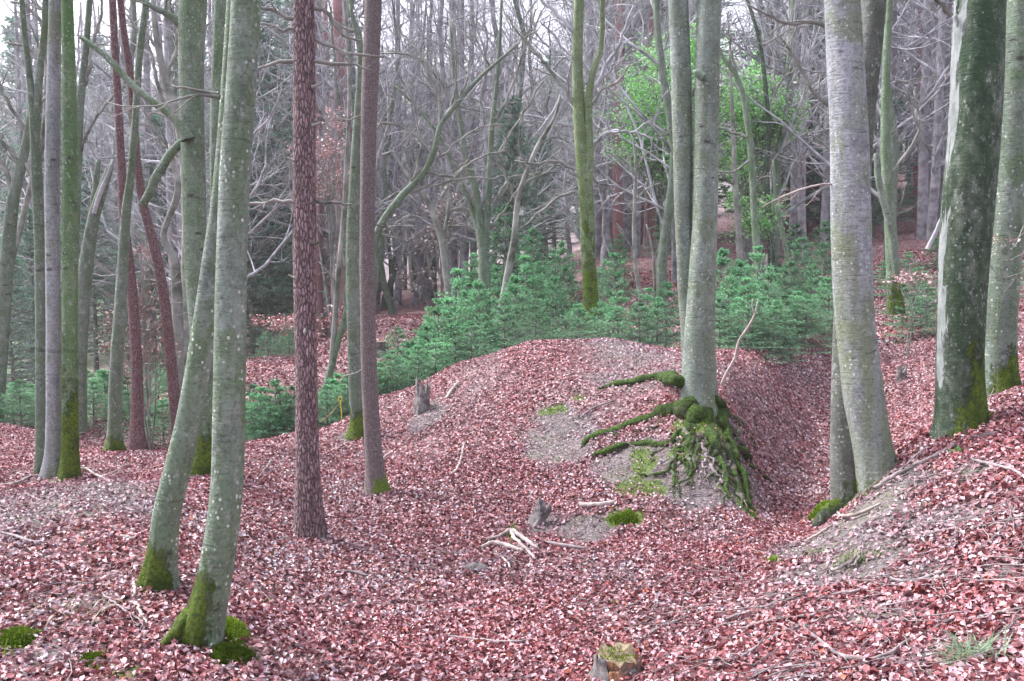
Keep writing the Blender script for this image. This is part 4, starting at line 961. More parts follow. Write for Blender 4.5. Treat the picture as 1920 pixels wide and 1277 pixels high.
for i, (px, Y, h, lab) in enumerate(((20,26,5,None),(62,29,6,None),(175,34,8,None),(305,33,9,None),(95,40,12,None),(470,27,7,None),(503,29,11,'dark spruce behind and left of the plated pine'),(545,38,16,None),(955,24,5.6,'half-grown spruce in the centre rising above the young ones'),(1015,28,5,None),(62,62,20,None),
        (1206,46,20,'tall dark spruce in the background left of the bright green foliage'),(1285,42,17,None),(1500,36,9,None),(1540,40,12,None),(440,44,15,None),(205,70,20,None),(128,80,20,None),(300,55,13,None),(1040,75,16,None),(870,95,18,None),(10,45,11,None),(1660,30,5,None),(1440,44,11,None),(480,34,8,None),(1120,60,17,None),(1260,28,4,None),(380,80,20,None),(1720,34,4,None),(1590,34,6,None))):
    p_ = big[i % 2]; t = p_ if p_.name not in used_b else copy_tree(p_); used_b.add(p_.name)
    x = X(px, Y); t.location = (x, Y, float(hz(x, Y)) - .1); s_ = h / 12; t.scale = (s_, s_, s_); t.rotation_euler = (0, 0, float(r.uniform(0, 6.28)))
    t['label'] = lab or 'dark green full-grown spruce among the bare trees of the background'; t['group'] = 'dark spruces in the background wood'

# ------------------------------------------------------------------ leafy crowns
def leafy(name, base_px, Y, tops, pal, size, n_leaf, label, cat, seed, matname='fresh', wood='branch', per=14, r0=.05, spread=.5, leafname='foliage'):
    r2 = ln_seed(seed)
    x = X(base_px, Y); o = np.array([x, Y, float(hz(x, Y))]); t = empty(name, o, label, cat)
    w = MB(); fol = MB()
    start = o + [0, 0, -.1]
    for (px, py, rx, ry) in tops:
        c0 = P(px, py, Y); ax, az = rx / F_PX * Y, ry / F_PX * Y
        mid = (start + c0) / 2 + [r2.normal(0, .1), r2.normal(0, .1), .1]
        main = spline(np.array([start, mid, c0, c0 + [0, 0, az * .6]]), 14)
        w.tubes(main[None], np.linspace(r0, r0 * .2, 14)[None], 7)
        tg_ = c0 + r2.normal(0, 1, (per, 3)) * [ax * .75, ax * .75, az * .7]
        t_ = r2.uniform(.4, .95, per); st = np.stack([np.interp(t_, np.linspace(0, 1, 14), main[:, k]) for k in range(3)], -1)
        s_ = np.linspace(0, 1, 7)[None, :, None]
        pl = st[:, None] * (1 - s_) + tg_[:, None] * s_; pl[:, :, 2] += (np.sin(s_[..., 0] * 3.1) * .12 * az)
        w.tubes(pl, np.linspace(r0 * .35, r0 * .1, 7)[None] * np.ones((per, 1)), 4)
        tw, twr = growth(pl, np.ones((per, 7)) * .01, r2, 7, .7, .8, .15, 5, .25, 1, .5, .15, flat=.5)
        w.tubes(tw, np.maximum(twr, .004), 3)
        m_ = len(tw); k_ = r2.integers(0, m_, n_leaf); f = r2.uniform(.2, .999, n_leaf) * 4; i_ = f.astype(int); a_ = (f - i_)[:, None]
        C = tw[k_, i_] * (1 - a_) + tw[k_, np.minimum(i_ + 1, 4)] * a_ + r2.normal(0, size * .9, (n_leaf, 3))
        inside = (((C - c0) / [ax * 1.5, ax * 1.5, az * 1.5]) ** 2).sum(1) < r2.uniform(.25, 2.2, n_leaf)
        C = C[inside]; m2 = len(C)
        yaw = r2.uniform(0, 6.28, m2); up = unit(np.stack([r2.normal(0, .5, m2), r2.normal(0, .5, m2), np.ones(m2)], -1))
        f_ = np.stack([np.cos(yaw), np.sin(yaw), np.zeros(m2)], -1); rr = unit(np.cross(f_, up)); f_ = np.cross(up, rr)
        pc = np.array(pal)[r2.integers(0, len(pal), m2)] * r2.uniform(.8, 1.2, (m2, 1))
        leaf_geo(fol, C, size * r2.uniform(.7, 1.3, m2), rr, f_, up, pc, False)
    w.build('branches', M[wood], t, o); fol.build(leafname, M[matname], t, o, smooth=False)
    return t
FR = [(.34,.72,.24),(.46,.82,.38),(.24,.58,.18),(.58,.86,.50)]
leafy('green_tree', 1300, 23, [(1240,150,75,70),(1265,210,90,80),(1215,215,60,60),(1300,270,80,60),(1250,290,60,36),(1190,270,50,26),(1290,120,60,60)], FR, .09, 2400, 'tree in bright fresh green leaf, its crown showing left of the mound beech', 'tree', 501)
leafy('green_tree', 1400, 24, [(1400,190,60,60),(1445,215,55,40),(1380,260,50,50),(1420,170,50,36),(1390,350,40,50),(1460,200,36,24)], FR, .09, 1500, 'smaller tree in bright fresh green leaf showing right of the mound beech', 'tree', 502)
leafy('green_shrub', 1440, 21.5, [(1440,420,40,45),(1400,400,30,40)], FR, .07, 900, 'low shrub with bright fresh green leaves right of the mound beech, above the young spruces', 'shrub', 503, r0=.02)
RD = [(.42,.16,.15),(.55,.27,.25),(.34,.12,.11),(.62,.38,.36)]
leafy('beech_sapling', 275, 13.2, [(265,470,28,12),(272,540,34,20),(280,590,36,22),(270,640,40,20),(262,560,20,30),(285,660,34,16)], [(.42,.22,.21),(.55,.34,.33),(.34,.17,.16)], .05, 260, 'young beech still holding tiers of russet leaves between the two red pines', 'sapling', 504, 'leaf', r0=.015, per=7)
leafy('beech_sapling', 208, 15, [(205,600,24,30),(205,650,26,30),(215,690,22,26)], [(.30,.17,.16),(.42,.27,.26)], .05, 180, 'young beech with dull russet leaves behind the curving green beech', 'sapling', 505, 'leaf', r0=.012, per=7)
PK = [(.72,.48,.48),(.80,.60,.60),(.60,.36,.36)]
leafy('beech_sapling', 625, 22, [(610,290,36,40),(625,340,40,30),(615,240,30,30),(560,270,24,26),(650,330,20,16)], PK, .075, 380, 'tree with pale pinkish dry leaves seen between the plated pine and the spruce trunk', 'tree', 506, 'leaf', r0=.03, per=8)
leafy('beech_sapling', 500, 20, [(490,600,30,10),(525,610,30,10),(550,600,26,10)], RD + PK, .07, 200, 'low sapling with coppery leaves left of the plated pine', 'sapling', 507, 'leaf', r0=.012, per=5)
leafy('beech_sapling', 610, 20, [(600,620,20,24),(625,600,18,20)], RD + PK, .07, 160, 'low sapling with coppery leaves right of the plated pine', 'sapling', 508, 'leaf', r0=.012, per=5)
leafy('beech_sapling', 830, 21, [(820,390,40,40),(790,430,36,30),(770,520,30,24),(850,400,24,30)], [(.30,.24,.24),(.48,.40,.38),(.2,.15,.15)], .075, 240, 'dark bush with a few withered leaves left of the central bare stems', 'shrub', 509, 'leaf', r0=.02, per=8)
leafy('beech_sapling', 1702, 13.5, [(1700,520,36,8),(1730,518,24,7)], PK, .055, 130, 'thin twig with pale coppery leaves between the lilac-grey and widest trunks', 'sapling', 510, 'leaf', r0=.010, per=4)
leafy('beech_sapling', 1878, 6.6, [(1878,450,26,6)], PK, .03, 60, 'fine twig with a few pale dry leaves in front of the rightmost trunk', 'sapling', 511, 'leaf', r0=.003, per=3)

# ------------------------------------------------------------------ the hazy air between the trees
hm = bpy.data.materials.new('haze'); hm.use_nodes = True; hm.node_tree.nodes.clear()
ho = hm.node_tree.nodes.new('ShaderNodeOutputMaterial'); hv = hm.node_tree.nodes.new('ShaderNodeVolumePrincipled')
hv.inputs['Color'].default_value = (.93, .90, .97, 1); hv.inputs['Density'].default_value = .0010; hv.inputs['Anisotropy'].default_value = .2
hm.node_tree.links.new(hv.outputs[0], ho.inputs[1])
bx0, bx1, by0, by1, bz0, bz1 = -700, 700, -60, 440, float(GZ.min()) - 1, float(GZ.max()) + 45
hb = MB(); hb.add([(x_, y_, z_) for z_ in (bz0, bz1) for y_ in (by0, by1) for x_ in (bx0, bx1)], [(0, 2, 3, 1), (4, 5, 7, 6), (0, 1, 5, 4), (2, 6, 7, 3), (0, 4, 6, 2), (1, 3, 7, 5)])
tag(hb.build('haze', hm, smooth=False), kind='stuff')

# ------------------------------------------------------------------ small things on the ground
def ground_stick(pth, label, mat='stick', name='fallen_branch', twigs=0, seed=0, lift=.6, ratio=.35):
    r3 = ln_seed(seed + 1500); pts = []
    for (px, py, w) in pth:
        g_ = G(px, py); rr = w / 2 / F_PX * g_[1]; pts.append((g_[0], g_[1], g_[2] + rr * lift + .02, rr))
    c_ = spline(np.array(pts), max(10, len(pts) * 6)); c_[:, :2] += r3.normal(0, .004, (len(c_), 2))
    c_[:, 2] = np.maximum(c_[:, 2], hz(c_[:, 0], c_[:, 1]) + c_[:, 3] * .5 + .012)
    o = np.array([*c_[0, :2], hz(c_[0, 0], c_[0, 1])])
    mb = MB(); mb.tubes(c_[None, :, :3], np.maximum(c_[None, :, 3], .0025), 7, cap=True, rough=.05)
    if twigs:
        a_, ar_ = growth(c_[None, :, :3], c_[None, :, 3], r3, twigs, ratio, .7, .05, 6, .1, .95, .5, .14, flat=.75)
        a_[:, :, 2] = np.maximum(a_[:, :, 2], hz(a_[:, :, 0], a_[:, :, 1]) + .015); mb.tubes(a_, np.maximum(ar_, .002), 4)
    ob = mb.build(name, M[mat], None, o)
    return tag(ob, label, 'branch')
ST = [
 ([(1085,953,9),(1110,955,10),(1140,951,8),(1155,946,5)], 'short pale bare stick lying just below the mound', 'pale_stick', 0),
 ([(900,1035,7),(925,1025,8),(955,1032,9),(980,1040,7)], 'thick pale stick in the heap of broken sticks, lowest one', 'pale_stick', 1),
 ([(905,1020,4),(935,1012,6),(960,1002,8),(985,1020,9),(1008,1034,6)], 'bent pale stick arching over the heap of broken sticks', 'pale_stick', 1),
 ([(958,1000,7),(966,1018,8),(985,1035,7),(1005,1055,4)], 'pale stick slanting down to the right off the heap of broken sticks', 'pale_stick', 1),
 ([(938,1050,5),(950,1060,5),(958,1072,4)], 'small pale stick end below the heap of broken sticks', 'pale_stick', 0),
 ([(1020,1022,5),(1060,1030,7),(1100,1035,5)], 'dark brown twig right of the heap of broken sticks', 'stick', 1),
 ([(1360,1170,5),(1420,1150,6),(1450,1140,5),(1500,1110,4)], 'long thin branch rising from behind the sawn stump', 'stick', 4),
 ([(1190,1215,5),(1240,1185,6),(1290,1165,5),(1330,1150,3)], 'forked twig leaning up from the sawn stump towards the bank', 'stick', 4),
 ([(1370,1255,5),(1450,1205,7),(1520,1178,6),(1560,1165,4)], 'long straight branch lying up the near bank at bottom right of centre', 'stick', 3),
 ([(1500,1180,6),(1540,1215,8),(1590,1245,9),(1650,1245,8),(1700,1215,7),(1760,1185,6),(1800,1165,4)], 'long curved grey branch sweeping across the bottom right bank', 'stick', 5),
 ([(1380,1190,5),(1450,1172,6),(1510,1165,6),(1560,1150,4)], 'grey branch pointing left from the curved branch on the bank', 'stick', 3),
 ([(1510,1145,5),(1560,1125,6),(1620,1115,5)], 'thin straight stick half under the leaves, middle of the right bank', 'stick', 2),
 ([(1640,1085,5),(1700,1100,7),(1760,1085,7),(1790,1070,4)], 'dark stick lying level on the middle of the right bank', 'stick', 3),
 ([(1740,1010,5),(1790,1000,5),(1810,1010,3)], 'short grey stick high on the right bank', 'stick', 2),
 ([(1820,870,6),(1860,880,7),(1900,890,6),(1919,900,5)], 'brown branch running off the right edge high on the bank', 'stick', 2),
 ([(1820,1050,5),(1850,1030,6),(1880,1000,5),(1905,960,4)], 'slanting grey branch near the right edge of the photo', 'stick', 3),
 ([(1545,975,5),(1580,975,6),(1610,972,7),(1650,952,5)], 'bare pale root-like stick beside the mossy log', 'pale_stick', 0),
 ([(1510,1022,5),(1540,1005,6),(1560,992,4)], 'short light stick below the mossy log', 'pale_stick', 0),
 ([(1640,925,9),(1680,900,10),(1720,880,9),(1760,860,8),(1790,840,6)], 'thick dark fallen limb along the top edge of the right bank', 'stick', 4),
 ([(1600,1070,5),(1612,1050,4),(1620,1025,3)], 'short upright twig on the right bank below the fallen limb', 'stick', 1),
 ([(1560,1080,6),(1600,1058,6),(1615,1035,5)], 'tan curved stick on the grassy part of the right bank', 'pale_stick', 0),
 ([(250,1093,5),(252,1120,6),(250,1128,4)], 'short pale stick upright among leaves left of the leaning pair', 'pale_stick', 0),
 ([(256,1140,4),(265,1160,6),(276,1178,4)], 'short whitish stick below the leaning pair, nearer one', 'pale_stick', 0),
 ([(0,1005,5),(35,1015,6),(70,1028,7)], 'dark stick entering from the left edge of the photo', 'stick', 1),
 ([(225,1013,6),(240,1016,7),(250,1018,5)], 'tiny pale stick lying on the leaves left of the moss-footed beech', 'pale_stick', 0),
 ([(0,922,5),(40,908,6),(80,897,6),(105,880,5)], 'thin bent branch lying before the three left trunks, left half', 'stick', 2),
 ([(100,893,4),(140,884,5),(175,893,5),(208,910,3)], 'thin pale branch lying before the three left trunks, right half', 'pale_stick', 1),
 ([(50,1035,3),(80,1050,4),(125,1072,4)], 'thin dark twig lying in the leaves at lower left', 'stick', 1),
 ([(190,1120,4),(230,1150,5),(265,1175,4),(272,1210,3)], 'forking thin twig in the leaves in front of the leaning pair', 'stick', 5),
 ([(620,1078,4),(660,1080,6),(690,1086,4)], 'grey stick half buried in leaves below the spruce trunk', 'stick', 1),
 ([(770,1132,3),(800,1135,5),(830,1132,3)], 'short dark stick in the leaves, centre foreground', 'stick', 0),
 ([(840,1200,4),(900,1208,5),(960,1212,5),(1000,1206,4)], 'long low stick in the leaves left of the sawn stump', 'stick', 2),
 ([(846,895,4),(860,880,5),(868,850,4),(872,835,3)], 'thin pale twig lying up the left flank of the mound', 'pale_stick', 0),
 ([(860,720,4),(845,740,6),(835,752,4)], 'forked weathered stick on the left edge of the mound', 'pale_stick', 2),
 ([(1085,790,3),(1110,772,4),(1150,756,3)], 'thin curved twig on the bare soil of the mound', 'stick', 0),
 ([(480,905,3),(500,880,4),(510,865,3)], 'thin twig lying left of the plated pine', 'stick', 1),
 ([(555,1000,5),(580,1006,6),(610,1020,3)], 'pale curved twig at the foot of the plated pine', 'pale_stick', 0),
 ([(1870,780,3),(1830,770,4),(1790,800,4),(1765,820,3)], 'bent pale twig in front of the widest trunk, along the bank top', 'pale_stick', 3),
 ([(700,885,4),(722,862,5),(735,850,4)], 'pale stick leaning on the slope right of the spruce trunk', 'pale_stick', 0),
]
for i, (p_, lab, mt, tw) in enumerate(ST):
    ground_stick(p_, lab, mt, twigs=tw, seed=i)
# crumbs and pebbles on the bare soil
n_ = 60000; Yc = 3.0 + 9 * rng.uniform(0, 1, n_); xc = rng.uniform(-1, 1, n_) * .62 * Yc
kq = field(xc, Yc, SOIL) > rng.uniform(.25, 1.0, n_); xc, Yc = xc[kq], Yc[kq]; m_ = len(xc)
cc_ = np.stack([xc, Yc, hz(xc, Yc) + .002], -1); sz = .004 + .012 * rng.uniform(0, 1, (m_, 1, 1)) ** 3
oct_ = np.array([(1, 0, 0), (0, 1, 0), (-1, 0, 0), (0, -1, 0), (0, 0, .7), (0, 0, -.7)])[None] * rng.uniform(.6, 1.3, (m_, 6, 1))
mb = MB(); ids = (np.arange(m_) * 6)[:, None, None]
tr_ = np.array([(0, 1, 4), (1, 2, 4), (2, 3, 4), (3, 0, 4), (1, 0, 5), (2, 1, 5), (3, 2, 5), (0, 3, 5)])[None]
cl_ = np.array([(.14, .11, .105), (.28, .24, .24), (.42, .38, .39), (.08, .06, .06), (.20, .17, .12)])[rng.integers(0, 5, m_)]
mb.add((cc_[:, None] + oct_ * sz).reshape(-1, 3), None, (ids + tr_).reshape(-1, 3), 0, np.repeat(cl_, 6, 0))
M['crumb'] = toned('soil_crumbs', .9, .1)
tag(mb.build('soil_crumbs', M['crumb'], smooth=False), kind='stuff')
# loose small twigs nobody would count
mb = MB(); r = ln_seed(44)
for k_ in range(620):
    Y = 3.0 + 9 * r.uniform() ** 1.3; x = X(r.uniform(-50, 1980), Y)
    if r.uniform() < .45: Y = 3 + 2.8 * r.uniform(); x = X(r.uniform(1150, 1980), Y)
    L_ = r.uniform(.06, .35); a_ = r.uniform(0, 6.28); s_ = np.linspace(0, 1, 6)
    px_ = x + np.cos(a_) * L_ * s_ + r.normal(0, .008, 6); py_ = Y + np.sin(a_) * L_ * s_ + r.normal(0, .008, 6)
    z_ = hz(px_, py_) + .02 + r.uniform(0, .03) + .02 * s_ * r.uniform(0, 1)
    mb.tubes(np.stack([px_, py_, z_], -1)[None], np.linspace(.0035, .0015, 6)[None] * r.uniform(.6, 1.3), 4)
tag(mb.build('twig_litter', M['stick']), kind='stuff')

def moss_fuzz(mb, pts, nrm, L=.02, n_=1, col=None):
    r2 = rng; m_ = len(pts); d = unit(nrm + r2.normal(0, .5, (m_, 3))); w = unit(np.cross(d, r2.normal(0, 1, (m_, 3))))
    ln_ = L * r2.uniform(.5, 1.2, (m_, 1)); V = np.stack([pts - w * L * .22, pts + w * L * .22, pts + d * ln_], 1).reshape(-1, 3)
    c = np.array(MOSS_A) + (np.array(MOSS_B) - np.array(MOSS_A)) * r2.uniform(0, 1.1, (m_, 1))
    if col is not None: c = c * np.array(col)
    mb.add(V, None, np.arange(len(V)).reshape(-1, 3), 0, np.repeat(c, 3, 0))
def moss_cushion(px, py, rx, ry_m, h, label, seed=0, n_=2600, col=None, name='moss_cushion'):
    r2 = ln_seed(seed); g_ = G(px, py); ax = rx / F_PX * g_[1]; ay = ry_m
    mb = MB(); k1, k2 = 16, 28
    ph = np.linspace(0, 1, k1)[:, None]; th = np.linspace(0, 2 * math.pi, k2, endpoint=False)[None]
    wob = 1 + .45 * fbm(np.cos(th) * 1.5 + seed, np.sin(th) * 1.5, seed, 3)
    x = g_[0] + ax * ph * np.cos(th) * wob; y = g_[1] + ay * ph * np.sin(th) * wob
    z = hz(x, y) - .01 + h * (1 - ph ** 2) ** .6 * (1 + .7 * fbm(x * 14, y * 14, seed, 3))
    V = np.stack([x, y, z], -1); ids = np.arange(k1 * k2).reshape(k1, k2)
    nx = np.roll(ids, -1, 1)
    mb.add(V.reshape(-1, 3), np.stack([ids[:-1], nx[:-1], nx[1:], ids[1:]], -1).reshape(-1, 4), None, 0, np.array(MOSS_A)[None] * np.ones((k1 * k2, 1)) * (col if col is not None else 1))
    a = r2.integers(0, k1 - 1, n_); a = (np.sqrt(r2.uniform(0, 1, n_)) * (k1 - 1)).astype(int).clip(0, k1 - 2); b = r2.integers(0, k2, n_); s_ = r2.uniform(0, 1, (n_, 1)); u_ = r2.uniform(0, 1, (n_, 1))
    p_ = (V[a, b] * (1 - s_) + V[a + 1, b] * s_) * (1 - u_) + (V[a, (b + 1) % k2] * (1 - s_) + V[a + 1, (b + 1) % k2] * s_) * u_
    nr = np.stack([np.cos(b / k2 * 6.28) * .6, np.sin(b / k2 * 6.28) * .6, np.ones(n_)], -1)
    moss_fuzz(mb, p_, unit(nr), .022, col=col)
    return tag(mb.build(name, M['mosscol'], None, g_, smooth=True), label, 'moss')
for i, (px, py, rx, ry, h, lab, dk) in enumerate((
    (28,1200,44,.12,.03,'large green moss cushion at the bottom left edge of the photo',.75),(172,1238,20,.06,.025,'dark moss clump near the bottom, right of the large left-edge cushion',.6),
    (440,1232,40,.12,.05,'dark moss cushion in front of the nearest beech foot',.55),(430,1190,30,.12,.06,'bright moss patch tucked behind the nearest beech foot',1.2),
    (1172,975,26,.10,.05,'dark moss on the small hump below the mound',.9),
    (1545,968,24,.1,.12,'yellow-green moss cushion on the log at the foot of the right-hand pair',1.3),(1450,1055,9,.04,.04,'tiny bright moss tuft at the lower end of the right bank',1.4),
    )):
    moss_cushion(px, py, rx, ry, h, lab, 600 + i, 2600 if rx > 15 else 700, None if dk is None else dk)
# ragged ground moss following the mossy patches of soil
mb = MB(); n_ = 150000; Yr = 3.2 + 7.3 * rng.uniform(0, 1, n_); xr = rng.uniform(-1, 1, n_) * .6 * Yr
mv = field(xr, Yr, MOSSG) + .55 * fbm(xr * 5, Yr * 5, 91, 4) + .5 * fbm(xr * 19, Yr * 19, 92, 2); kq = mv > .62
xr, Yr = xr[kq], Yr[kq]; pt = np.stack([xr, Yr, hz(xr, Yr) + rng.uniform(0, .02, len(xr))], -1)
moss_fuzz(mb, pt, np.tile([0, 0, 1.], (len(pt), 1)), .026, col=(.9, .9, .9))
tag(mb.build('ground_moss', M['mosscol']), kind='stuff')
# moss fuzz on the big roots and tree feet is part of each tree
def fuzz_on(obj_names_root, amount, L=.018):
    for ch in obj_names_root.children:
        if ch.type != 'MESH' or ch.name.split('.')[0] not in ('trunk', 'root'): continue
        me = ch.data; n_ = len(me.vertices); mo = np.empty(n_, np.float32); me.attributes['moss'].data.foreach_get('value', mo)
        co_ = np.empty(n_ * 3, np.float32); me.vertices.foreach_get('co', co_); co_ = co_.reshape(-1, 3)
        nn = np.empty(n_ * 3, np.float32); me.vertices.foreach_get('normal', nn); nn = nn.reshape(-1, 3)
        ok = np.where(mo > .55)[0]
        if len(ok) < 20: continue
        sel = rng.choice(ok, amount); p_ = co_[sel] + rng.normal(0, .016, (amount, 3)); p_ -= nn[sel] * (rng.uniform(0, .004, (amount, 1)))
        mb = MB(); moss_fuzz(mb, p_, nn[sel] + [0, 0, .3], L)
        tag(mb.build('moss', M['mosscol'], ch, None, smooth=False), kind='stuff')
for ob in []:
    if ob.type == 'EMPTY' and ob.get('category') == 'tree' and ob.location.y < 9.6 and ob.location.y > 2: fuzz_on(ob, 1400)

# stumps
def stump(px, py, wpx, h, label, seed, top_moss=0, Y=None, mats=('stump_wood', 'stump_top'), jag=.0, lean=(0, 0), bark=None):
    r2 = ln_seed(seed); g_ = G(px, py) if Y is None else np.array([X(px, Y), Y, float(hz(X(px, Y), Y))])
    rad = wpx / 2 / F_PX * g_[1]; k = 28; rows = 12
    t = empty('tree_stump', g_, label, 'stump')
    an = np.linspace(0, 2 * math.pi, k, endpoint=False)
    rr = rad * (1 + .12 * np.cos(3 * an + seed) + .14 * fbm(np.cos(an) * 2 + seed, np.sin(an) * 2, seed, 3))
    topz = h * (1 + jag * fbm(np.cos(an) * 3, np.sin(an) * 3 + seed, seed, 3) * 2)
    V = []
    for i in range(rows):
        s_ = i / (rows - 1); z = -.08 + (topz + .08) * s_
        q_ = rr * (1 + .35 * (1 - s_) ** 3) * (1 + .1 * fbm(an * 7 + seed, np.full(k, i * .12), seed + 6, 2)) * (1 + .08 * fbm(an * 3, np.full(k, i * .3), seed + 2, 2))
        V.append(np.stack([q_ * np.cos(an) + lean[0] * s_, q_ * np.sin(an) + lean[1] * s_, z], -1))
    V = np.array(V); ids = np.arange(rows * k).reshape(rows, k); nx = np.roll(ids, -1, 1)
    mb = MB(); mb.add(V.reshape(-1, 3), np.stack([ids[:-1], nx[:-1], nx[1:], ids[1:]], -1).reshape(-1, 4)); mb.build('side', M[mats[0]], t)
    mb = MB(); Vt = []; inner = 6
    for i in range(inner + 1):
        f_ = 1 - i / inner * .98
        Vt.append(np.stack([V[-1, :, 0] * f_ + lean[0] * (1 - f_), V[-1, :, 1] * f_ + lean[1] * (1 - f_), V[-1, :, 2] * f_ + h * (1 - f_) * (1 - jag * .8) + .006 * fbm(an * 2, np.full(k, i), seed, 2)], -1))
    Vt = np.array(Vt); ids = np.arange((inner + 1) * k).reshape(inner + 1, k); nx = np.roll(ids, -1, 1)
    mb.add(Vt.reshape(-1, 3), np.stack([ids[:-1], nx[:-1], nx[1:], ids[1:]], -1).reshape(-1, 4)); mb.build('top', M[mats[1]], t)
    if top_moss:
        mb = MB(); n_ = top_moss; a_ = r2.uniform(0, 6.28, n_); q_ = rad * np.sqrt(r2.uniform(0, 1, n_)) * .95
        keep = fbm(np.cos(a_) * q_ * 20 + 4, np.sin(a_) * q_ * 20, seed, 2) > -.15; a_, q_ = a_[keep], q_[keep]
        p_ = np.stack([np.cos(a_) * q_ + lean[0], np.sin(a_) * q_ + lean[1], np.full(len(a_), h)], -1)
        moss_fuzz(mb, p_, np.tile([0, 0, 1.], (len(p_), 1)), .014, col=(.95, .9, 1.1)); tag(mb.build('moss', M['mosscol'], t), kind='stuff')
    return t
def stump_mats():
    m, nt, b = new_mat('stump_wood'); N = NT(nt)
    f = N.noise(N.coord((30, 30, 3)), 1, 6, .7, .4); g_ = N.noise(N.coord(), 9, 4)
    col = N.mix(N.ramp(f, [(.35, 0), (.6, 1)]), (.08, .03, .015), (.56, .29, .15)); col = N.mix(N.ramp(g_, [(.4, 0), (.6, .8)]), col, (.18, .15, .15))
    N.l(col, b.inputs['Base Color']); b.inputs['Roughness'].default_value = .85; N.l(N.bump(f, .02, 1), b.inputs['Normal']); M['stump_wood'] = m
    m, nt, b = new_mat('stump_top'); N = NT(nt)
    f = N.noise(N.coord(), 20, 5, .7); N.l(N.mix(N.ramp(f, [(.4, 0), (.6, 1)]), (.17, .13, .085), (.33, .27, .17)), b.inputs['Base Color']); b.inputs['Roughness'].default_value = .9
    N.l(N.bump(f, .015, 1), b.inputs['Normal']); M['stump_top'] = m
    M['stump_grey'] = plain('old_stump_wood', (.07, .06, .06), (.30, .28, .28), 14, .9, .015)
stump_mats()
stump(1163, 1277, 78, P(1163, 1226, 3.95)[2] - float(hz(X(1163, 3.95), 3.95)), 'cut stump with orange-brown rotting wood and a mossy pale top at the bottom edge', 701, 420, Y=3.95, jag=.3)
stump(790, 770, 26, .26, 'small dark weathered stump on the left edge of the mound', 702, 0, mats=('stump_grey', 'stump_grey'), jag=.5, lean=(.03, 0))
stump(992, 985, 24, .15, 'dark splintered snag leaning right below the mound, left of the short pale stick', 703, 0, mats=('stump_grey', 'stump_grey'), jag=.4, lean=(.13, .02))
stump(712, 668, 26, .3, 'grey cut stump on the far leafy slope right of the spruce trunk', 704, 0, Y=18.5, mats=('stump_grey', 'stump_top'))
stump(1690, 715, 16, .18, 'tiny mossy stub on the leafy slope between the lilac-grey and widest trunks', 706, 200, mats=('stump_grey', 'stump_grey'), jag=.5)
# torn slabs of bark and wood standing round the sawn stump
st_ = [o_ for o_ in bpy.data.objects if o_.get('category') == 'stump' and 'bottom edge' in o_['label']][0]
r = ln_seed(88); rs = 42 / F_PX * 3.95; hs_ = P(1163, 1226, 3.95)[2] - float(hz(X(1163, 3.95), 3.95))
for k_ in range(6):
    a0 = r.uniform(0, 6.28) if k_ > 5 else -2.9 + k_ * .5; wd_ = r.uniform(.22, .5); hh = hs_ * r.uniform(.55, 1.12)
    an_ = np.linspace(a0 - wd_, a0 + wd_, 9); zz_ = np.linspace(-.05, 1, 10); V_ = []
    for sgn in (1.10, 1.0):
        for z1 in zz_:
            wv_ = 1 - .35 * max(z1, 0) ** 2; aa_ = a0 + (an_ - a0) * wv_
            top_ = 1 + .16 * fbm(an_ * 6 + k_, np.full(9, 1.7), k_, 2) * 2
            q_ = rs * (sgn + .02 * k_ % .05 + .30 * (1 - max(z1, 0)) ** 3 + .05 * fbm(an_ * 5, np.full(9, z1 * 3), 40 + k_, 3))
            V_.append(np.stack([q_ * np.cos(aa_), q_ * np.sin(aa_), hh * z1 * (top_ if z1 > .5 else np.ones(9))], -1))
    V_ = np.array(V_).reshape(2, 10, 9, 3); ids = np.arange(180).reshape(2, 10, 9); Q_ = []
    for w_ in (0, 1): Q_.append(np.stack([ids[w_, :-1, :-1], ids[w_, :-1, 1:], ids[w_, 1:, 1:], ids[w_, 1:, :-1]], -1).reshape(-1, 4))
    Q_.append(np.stack([ids[0, -1, :-1], ids[0, -1, 1:], ids[1, -1, 1:], ids[1, -1, :-1]], -1))
    for e_ in (0, 8): Q_.append(np.stack([ids[0, :-1, e_], ids[0, 1:, e_], ids[1, 1:, e_], ids[1, :-1, e_]], -1))
    mb = MB(); mb.add(V_.reshape(-1, 3), np.vstack(Q_)); mb.build('bark_slab', M['stump_grey'] if k_ in (0, 1, 4) else M['stump_wood'], st_)
# mossy log end by the right pair
mb = MB(); g0 = G(1535, 990); g1 = G(1575, 965)
c_ = spline(np.array([(*(g0 + [0, 0, .03]), .05), (*(g0 * .5 + g1 * .5 + [0, 0, .05]), .07), (*(g1 + [0, .05, .04]), .06)]), 12)
mb.tubes(c_[None, :, :3], c_[None, :, 3], 14, .4, cap=True, rough=.06)
tag(mb.build('log', M['beech_dark'], None, g0), 'short dark mossy log end lying left of the foot of the right-hand pair', 'log')
# stone
mb = MB(); g_ = G(893, 1072); k1, k2 = 8, 14
th = np.linspace(0, 2 * math.pi, k2, endpoint=False)[None]; ph = np.linspace(0, math.pi, k1)[:, None]
rr = .055 * (1 + .4 * fbm(np.cos(th) * 2 + ph, np.sin(th) * 2 + ph, 4, 3))
V_ = np.stack([rr * 1.4 * np.sin(ph) * np.cos(th), rr * np.sin(ph) * np.sin(th), rr * .7 * np.cos(ph) * np.ones_like(th) + .02], -1) + g_
ids = np.arange(k1 * k2).reshape(k1, k2); nx = np.roll(ids, -1, 1)
mb.add(V_.reshape(-1, 3), np.stack([ids[:-1], nx[:-1], nx[1:], ids[1:]], -1).reshape(-1, 4))
tag(mb.build('clod', M['stump_grey'], None, g_, smooth=True), 'dark lump of earth lying alone in the leaves below the heap of sticks', 'clod')

